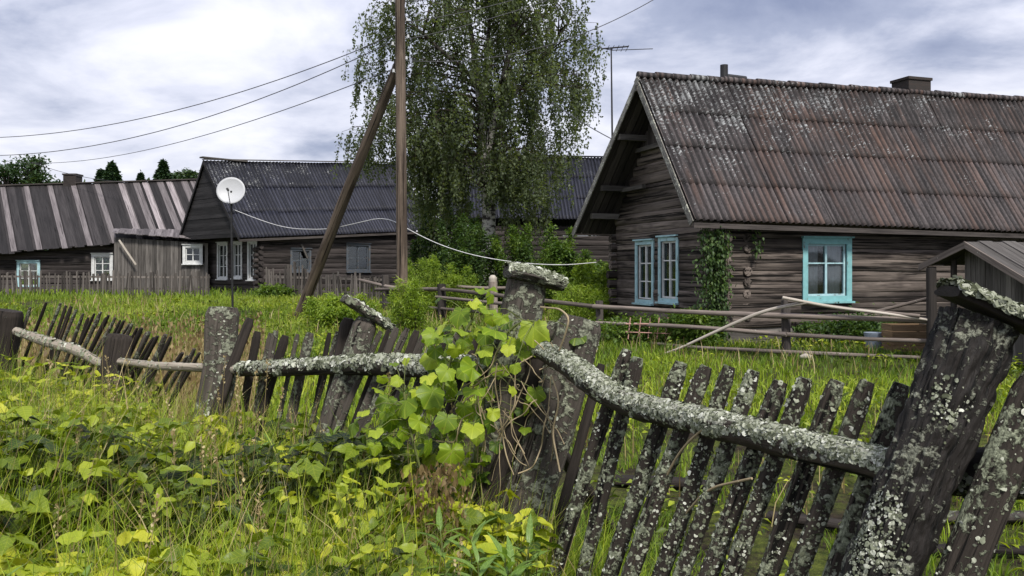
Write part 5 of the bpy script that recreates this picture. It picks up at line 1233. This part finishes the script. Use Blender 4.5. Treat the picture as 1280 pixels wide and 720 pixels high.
def yard_weeds():
    rg = np.random.default_rng(91); mb, ds = MB(), MB(); pos, sc, rn = [], [], []
    for _ in range(900):
        y = rg.uniform(3.6**1.3, 30**1.3)**(1/1.3); x = y*rg.uniform(-.7, .7)
        if not behind(x, y) or not mask_sheds(np.array([x]), np.array([y]))[0]: continue
        if vnoise(np.array([[x*.6, y*.6, 2.]]), 61)[0] < -.1: continue
        m = rg.integers(10, 40); r = rg.uniform(.06, .22)*(1+y*.04); t = rg.random(m); c = np.stack([x+rg.normal(0, r, m), y+rg.normal(0, r, m), 0*t], 1); c[:, 2] = gz(c[:, 0], c[:, 1])+.03+t*rg.uniform(.05, .28); pos.append(c); sc.append(rg.uniform(.03, .07, m)*(1+y*.05)); rn.append(np.clip(rg.uniform(.2, .75)+rg.normal(0, .1, m), 0, 1))
    pos, sc, rn = map(np.concatenate, (pos, sc, rn)); n = len(pos)
    scatter(mb, *LEAF2, pos, rot_mats(rg.uniform(0, 6.3, n), rg.normal(.1, .4, n), rg.normal(0, .4, n)), sc, rn); tag(mb.build('yard_weeds', M['weed']), 'low broad-leaved weeds in clumps among the yard grass', 'weeds', kind='stuff')
    n = 5200; y = rg.uniform(4**1.4, 30**1.4, n)**(1/1.4); x = y*rg.uniform(-.72, .72, n); k = behind(x, y) & mask_sheds(x, y) & (vnoise(np.stack([x*.5, y*.5, x*0], 1), 44) > -.05); x, y = x[k], y[k]; n = len(x)
    blades(ds, np.stack([x, y, gz(x, y)], 1), rg.uniform(.2, .5, n), .003+.0009*y, rg.uniform(0, 6.28, n), rg.uniform(.1, .6, n), np.clip(rg.normal(.6, .25, n), 0, 1), seg=3)
    tag(ds.build('yard_dry_stalks', M['dry']), 'thin straw stalks scattered over the yard and meadow', 'grass', kind='stuff')
yard_weeds()
# reddish dry grass behind the left part of the fence
def dry_patch():
    rg = np.random.default_rng(5); n = 9000; y = rg.uniform(7.2, 17, n); px = rg.uniform(-60, 330, n); x = (px-640)/F*y; d = fbm(np.stack([x*.6, y*.6, x*0], 1), 3, 5); w = 1-smooth(150, 330, px)
    k = d+rg.uniform(-.5, .5, n)+w*.5 > .15; x, y = x[k], y[k]; n = len(x); mb = MB()
    blades(mb, np.stack([x, y, gz(x, y)], 1), rg.uniform(.3, .68, n), rg.uniform(.008, .016, n), rg.uniform(0, 6.28, n), rg.uniform(.05, .5, n), np.clip(rg.normal(.45, .25, n), 0, 1), seg=2)
    # seed heads
    m = 2600; i = rg.integers(0, n, m); p = np.stack([x[i], y[i], gz(x[i], y[i])+rg.uniform(.4, .7, m)], 1); scatter(mb, *QUAD, p, rot_mats(rg.uniform(0, 6.3, m), rg.uniform(1, 1.7, m), rg.normal(0, .5, m)), rg.uniform(.04, .09, m), rg.uniform(0, .6, m))
    tag(mb.build('dry_grass', M['dry']), 'reddish brown dry grass behind the left end of the broken fence', 'grass', kind='stuff')
dry_patch()

# foreground weeds in front of the fence
def weeds():
    rg = np.random.default_rng(21); L, S = MB(), MB(); pos, hd, pt, rl, sc, rn = [], [], [], [], [], []
    def front(px, Y): return Y < fY(px)-.12
    N = 0
    while N < 2850:
        Y = rg.uniform(1.75**1.6, 6.8**1.6)**(1/1.6); px = rg.uniform(-120, 700)
        lim = 650 if Y > 3 else 720
        if px > lim or not front(px, Y): continue
        x = (px-640)/F*Y; b = V((x, Y, G(x, Y))); N += 1
        hs = .60+.16*vnoise(np.array([[x*1.3, Y*1.3, 1.]]), 4)[0]
        h = rg.uniform(.62, 1.12)*hs*(1.1 if Y > 3.3 else .95)
        h *= np.interp(px, [0, 250, 450, 620, 700], [1.12, 1.04, .98, .9, .7])
        if 3.4 < Y and 300 < px < 560: h = min(h, .80)
        if Y > 4.6: h = min(h, np.interp(px, [0, 150, 260, 400], [.95, .86, .84, .80]))
        lean = rg.normal(0, .10, 2); top = b+V((lean[0]*h*1.5, lean[1]*h*1.5, h)); mid = (b+top)/2+V((lean[0]*.1, 0, 0))
        tube(S, [b, mid, top], [.0035, .003, .0015], 4, h/3.2)
        kind = vnoise(np.array([[x*.9+5, Y*.9, 7.]]), 8)[0]+rg.normal(0, .25)
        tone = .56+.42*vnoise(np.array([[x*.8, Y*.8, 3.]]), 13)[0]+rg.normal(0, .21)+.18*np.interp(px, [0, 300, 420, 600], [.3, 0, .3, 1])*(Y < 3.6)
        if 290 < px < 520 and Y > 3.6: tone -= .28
        if kind > 0:   # ladder of opposite pairs
            lv = np.linspace(.35, 1, int(rg.uniform(5, 8))); a0 = rg.uniform(0, 3.14)
            for j, t in enumerate(lv):
                c = b+(top-b)*t; a = a0+1.57*j; s = rg.uniform(.055, .095)*(1.12-.55*t)*1.25
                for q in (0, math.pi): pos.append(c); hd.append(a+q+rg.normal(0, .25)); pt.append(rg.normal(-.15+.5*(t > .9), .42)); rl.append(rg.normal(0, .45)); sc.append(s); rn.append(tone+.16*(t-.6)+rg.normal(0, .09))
        else:          # compound three leaflet leaves on stalks (raspberry, ground elder)
            for j in range(int(rg.uniform(4, 7))):
                t = rg.uniform(.45, 1); c = b+(top-b)*t; a = rg.uniform(0, 6.28); l = rg.uniform(.05, .13); e = c+V((math.cos(a)*l, math.sin(a)*l, l*.5))
                tube(S, [c, e], [.0018, .0012], 3, .2); s = rg.uniform(.05, .085); tn = tone+rg.normal(0, .1); pp = rg.normal(-.15, .25)
                for q, k2 in ((0, 1.15), (1.35, .95), (-1.35, .95)): pos.append(e); hd.append(a-1.57+q); pt.append(pp+rg.normal(0, .12)); rl.append(rg.normal(0, .42)); sc.append(s*k2*1.15); rn.append(tn+rg.normal(0, .04))
    pos = np.array(pos); n = len(pos); sc = np.array(sc); print('weed leaves', n)
    t2 = (LEAF3[0]*(1.15, 1, 1), LEAF3[1]); w = rg.uniform(.8, 1.25, n); sc = sc*np.interp(pos[:, 1], [1.7, 2.4, 3.2], [.5, .72, 1]); scl = np.stack([sc*w, sc, sc], 1)
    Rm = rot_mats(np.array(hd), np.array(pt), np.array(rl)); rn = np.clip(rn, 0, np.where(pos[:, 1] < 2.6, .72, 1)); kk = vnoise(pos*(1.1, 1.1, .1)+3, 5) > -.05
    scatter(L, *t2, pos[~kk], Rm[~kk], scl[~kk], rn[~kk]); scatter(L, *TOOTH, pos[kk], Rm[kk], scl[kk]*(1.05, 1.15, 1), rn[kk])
    o = L.build('weeds', M['weed']); tag(o, 'dense yellow-green leafy weeds filling the foreground before the broken fence', 'weeds', kind='stuff')
    tag(S.build('weed_stems', M['stem']), 'thin green stems among the foreground weeds', 'weeds', kind='stuff')
weeds()
def near_grass():
    rg = np.random.default_rng(31); mb = MB(); md = MB(); n = 84000
    Y = rg.uniform(1.7**1.5, 7**1.5, n)**(1/1.5); px = rg.uniform(-150, 780, n); k = (Y < fY(px)-.02) & ((px < 700) | (Y < 3.2)) ; Y, px = Y[k], px[k]; x = (px-640)/F*Y
    d = fbm(np.stack([x*1.5, Y*1.5, x*0], 1), 3, 31); k = d+rg.uniform(-.4, .4, len(x)) > -.05; x, Y, px = x[k], Y[k], px[k]; n = len(x)
    h = rg.uniform(.45, .95, n)*np.interp(px, [0, 560, 780], [1, .9, .72]); h = np.where((rg.random(n) < .06) & (Y > 2.6), h*1.25, h); h = np.where(Y < 2.3, h*.8, h); h = h*np.interp(px, [0, 280, 420], [1.18, 1.08, 1.]); P = np.stack([x, Y, gz(x, Y)], 1)
    k = rg.random(n) < .17
    blades(mb, P[~k], h[~k], rg.uniform(.004, .010, (~k).sum()), rg.uniform(0, 6.28, (~k).sum()), rg.uniform(.1, .75, (~k).sum()), np.clip(rg.normal(.62, .25, (~k).sum()), 0, 1), seg=6)
    blades(md, P[k], h[k]*1.08, rg.uniform(.003, .007, k.sum())*np.where(rg.random(k.sum()) < .12, 2.1, 1), rg.uniform(0, 6.28, k.sum()), rg.uniform(.1, .8, k.sum()), np.clip(rg.normal(.6, .25, k.sum()), 0, 1), seg=6)
    # right of the pickets, thin tufts at the fence foot
    n = 9000; px = rg.uniform(640, 1330, n); Y = fY(px)+rg.uniform(-.25, .9, n); x = (px-640)/F*Y; P = np.stack([x, Y, gz(x, Y)], 1); blades(mb, P, rg.uniform(.1, .38, n)*np.interp(px, [640, 760, 900], [1.9, 1.5, 1.]), rg.uniform(.003, .008, n), rg.uniform(0, 6.28, n), rg.uniform(.1, .9, n), np.clip(rg.normal(.55, .22, n), 0, 1), seg=5)
    # dry seed stalks
    for _ in range(70):
        Yq = rg.uniform(2.2, 5.6); pq = rg.uniform(-40, 620)
        if Yq > fY(pq)-.1: continue
        xq = (pq-640)/F*Yq; b = V((xq, Yq, 0)); h = rg.uniform(.7, 1.12)*(1 if Yq > 3 else .85); l = rg.normal(0, .12, 2); t = b+V((l[0], l[1], h)); tube(md, [b, (b+t)/2+V((l[0]*.1, 0, .02)), t], [.002, .0016, .001], 4, .15, rnd=.7)
        m = 26; z = rg.random(m); c = t-(t-b)*(z*.16)[:, None]+rg.normal(0, .006, (m, 3)); scatter(md, *QUAD, c, rot_mats(rg.uniform(0, 6.3, m), rg.uniform(.5, 1.5, m), rg.normal(0, .5, m)), rg.uniform(.010, .02, m), rg.uniform(.3, 1, m))
    tag(mb.build('tall_grass', M['grass']), 'tall green grass blades growing among the foreground weeds', 'grass', kind='stuff')
    tag(md.build('dry_stalks', M['dry']), 'dry straw coloured stalks sticking out of the foreground weeds', 'grass', kind='stuff')
near_grass()
def lance_plant(px, Y, h, n, label, seed, leaf=.11):
    rg = np.random.default_rng(seed); b = on_ground(px, Y); T = thing('willowherb', b, label, 'plant', 'lance-leaved willowherb plants in the foreground'); S = MB(); pos, hd, pt, rn = [], [], [], []
    for s in range(n):
        l = rg.normal(0, .10, 2); o = b+V((rg.normal(0, .05), rg.normal(0, .05), 0)); hh = h*rg.uniform(.75, 1.05); t = o+V((l[0], l[1], hh)); tube(S, [o, (o+t)/2, t], [.005, .004, .002], 5, .1)
        m = int(hh*46); z = np.linspace(.3, 1, m); pos.append(o+(t-o)*z[:, None]); hd.append(np.arange(m)*2.4+rg.uniform(0, 6)); pt.append(.15+.9*z**4+rg.normal(0, .15, m)); rn.append(.35+.4*z+rg.normal(0, .1, m))
    pos, hd, pt, rn = map(np.concatenate, (pos, hd, pt, rn)); m = len(pos); mb = MB(); scatter(mb, *LANCE, pos, rot_mats(hd, pt, rg.normal(0, .2, m)), leaf*rg.uniform(.7, 1.15, m), np.clip(rn, 0, 1))
    S.build('stems', M['stem'], T); mb.build('leaves', M['lance'], T)
lance_plant(612, 2.75, .78, 4, 'slender willowherb rising below the vine near the middle post', 1)
lance_plant(640, 2.9, .70, 3, 'shorter willowherb just right of the slender one below the middle post', 2)
lance_plant(48, 2.35, .66, 7, 'bushy willowherb clump in the bottom left corner', 3, .09)
lance_plant(10, 2.6, .62, 4, 'willowherb clump cut by the left picture edge', 4, .09)
lance_plant(350, 4.6, .72, 5, 'willowherb tuft beneath the thick lichened rail', 5, .13)
lance_plant(560, 2.3, .52, 4, 'low willowherb at the bottom centre of the picture', 6, .1)

def vine():
    rg = np.random.default_rng(77); T = thing('climbing_vine', V((-.1, 3.65, 0)), 'bright green broad-leaved vine climbing the middle fence post', 'vine'); S = MB(); L = MB()
    big = [(667, 420, 40), (618, 424, 32), (608, 396, 28), (577, 399, 32), (553, 414, 22), (570, 442, 24), (592, 470, 32), (534, 478, 24), (542, 500, 38), (509, 512, 38), (598, 498, 32), (559, 531, 30), (592, 542, 30), (564, 572, 36), (525, 535, 28), (536, 562, 26), (505, 545, 24), (580, 515, 26), (628, 402, 22), (636, 440, 20), (604, 445, 22), (644, 462, 18), (616, 520, 20), (560, 470, 26), (574, 420, 22), (520, 495, 24), (590, 385, 20), (540, 430, 16), (640, 490, 16), (500, 480, 18), (486, 520, 26), (492, 556, 24), (470, 545, 20), (512, 590, 28), (548, 602, 26), (480, 585, 22), (580, 600, 24), (455, 520, 18), (606, 575, 20)]
    pos, sz, rn = [], [], []
    for x, y, s in big: pos.append(at(x, y-s*.35, 3.55+rg.uniform(-.12, .08))); sz.append(s/F*3.55*.84); rn.append(rg.uniform(.25, .95))
    for _ in range(150):
        i = rg.integers(len(big)); x, y, s = big[i]; pos.append(at(x+rg.normal(0, 22), y+rg.normal(4, 22), 3.68+rg.uniform(-.1, .2))); sz.append(rg.uniform(9, 26)/F*3.6); rn.append(rg.uniform(.0, .75))
    pos = np.array(pos); n = len(pos); hd = math.pi+rg.normal(0, .55, n); pt = rg.normal(-.8, .4, n); rl = rg.normal(0, .45, n); hd[0] = 3.0; pt[0] = -1.25; rl[0] = 0
    Rm = rot_mats(hd, pt, rl); sz = np.array(sz); rn = np.array(rn)
    for q in range(4): scat_any(L, *VINE_T[q], pos[q::4], Rm[q::4], sz[q::4], rn[q::4])
    root = V((-.25, 3.6, 0)); mains = [[root, at(560, 600, 3.65), at(548, 520, 3.66), at(560, 450, 3.7), at(590, 400, 3.72)], [root, at(590, 600, 3.68), at(600, 520, 3.7), at(615, 450, 3.7), at(640, 400, 3.72), at(668, 402, 3.6)], [root, at(530, 600, 3.6), at(512, 540, 3.6), at(505, 490, 3.62)]]
    mp = []
    for m in mains: P = tube(S, m, [.006]*len(m), 7, .03)[0]; mp += list(P)
    mp = np.array(mp)
    for p in pos:
        k = mp[np.argmin(np.linalg.norm(mp-p, axis=1))]; tube(S, [k, (k+p)/2+V((0, -.02, .03)), p], [.0022, .0018, .0014], 4, .04)
    S.build('stems', M['stem'], T); L.build('leaves', M['vine_leaf'], T)
    # dead tangle
    T2 = thing('dead_vine', V((0, 3.6, 0)), 'tangle of dead curling grey vine stems hanging on the middle fence post', 'vine'); S = MB()
    for _ in range(34):
        x, y = rg.uniform(585, 690), rg.uniform(425, 520); pts = []; a = rg.uniform(0, 6.28); q = 3.58+rg.uniform(-.08, .1)
        for k in range(7): pts.append(at(x, y, q+rg.normal(0, .02))); a += rg.normal(0, .8); x += math.cos(a)*9+rg.normal(-1, 4); y += 12+math.sin(a)*13
        tube(S, pts, rg.uniform(.0016, .0034), 5, .012)
    for pts in ([(676, 384), (700, 386), (712, 397), (706, 420), (699, 438)], [(690, 470), (700, 500), (690, 540), (700, 590)], [(640, 470), (622, 510), (630, 560), (612, 600)], [(555, 560), (545, 600), (540, 650), (530, 690)], [(560, 600), (575, 640), (560, 690)], [(790, 690), (830, 600), (852, 560), (880, 535)], [(830, 720), (850, 650), (885, 610), (940, 598)]):
        tube(S, [at(x, y, float(fY(x))-.12) for x, y in pts], [.004]*len(pts), 6, .02, rnd=.9)
    m = 900; c = np.array([at(rg.normal(548, 22), rg.uniform(590, 700), 3.2+rg.uniform(-.1, .15)) for _ in range(m//6)]); 
    S.build('stems', M['stem_dry'], T2)
    mb = MB(); m = 420; c = np.stack([at(rg.normal(545, 20), rg.uniform(575, 705), 3.25+rg.uniform(-.12, .12)) for _ in range(m)]); scatter(mb, *LEAF2, c, rot_mats(rg.uniform(0, 6.3, m), rg.normal(-1.2, .4, m), rg.normal(0, .8, m)), rg.uniform(.02, .045, m), rg.uniform(0, .35, m)); mb.build('withered_leaves', M['dry'], T2)
vine()
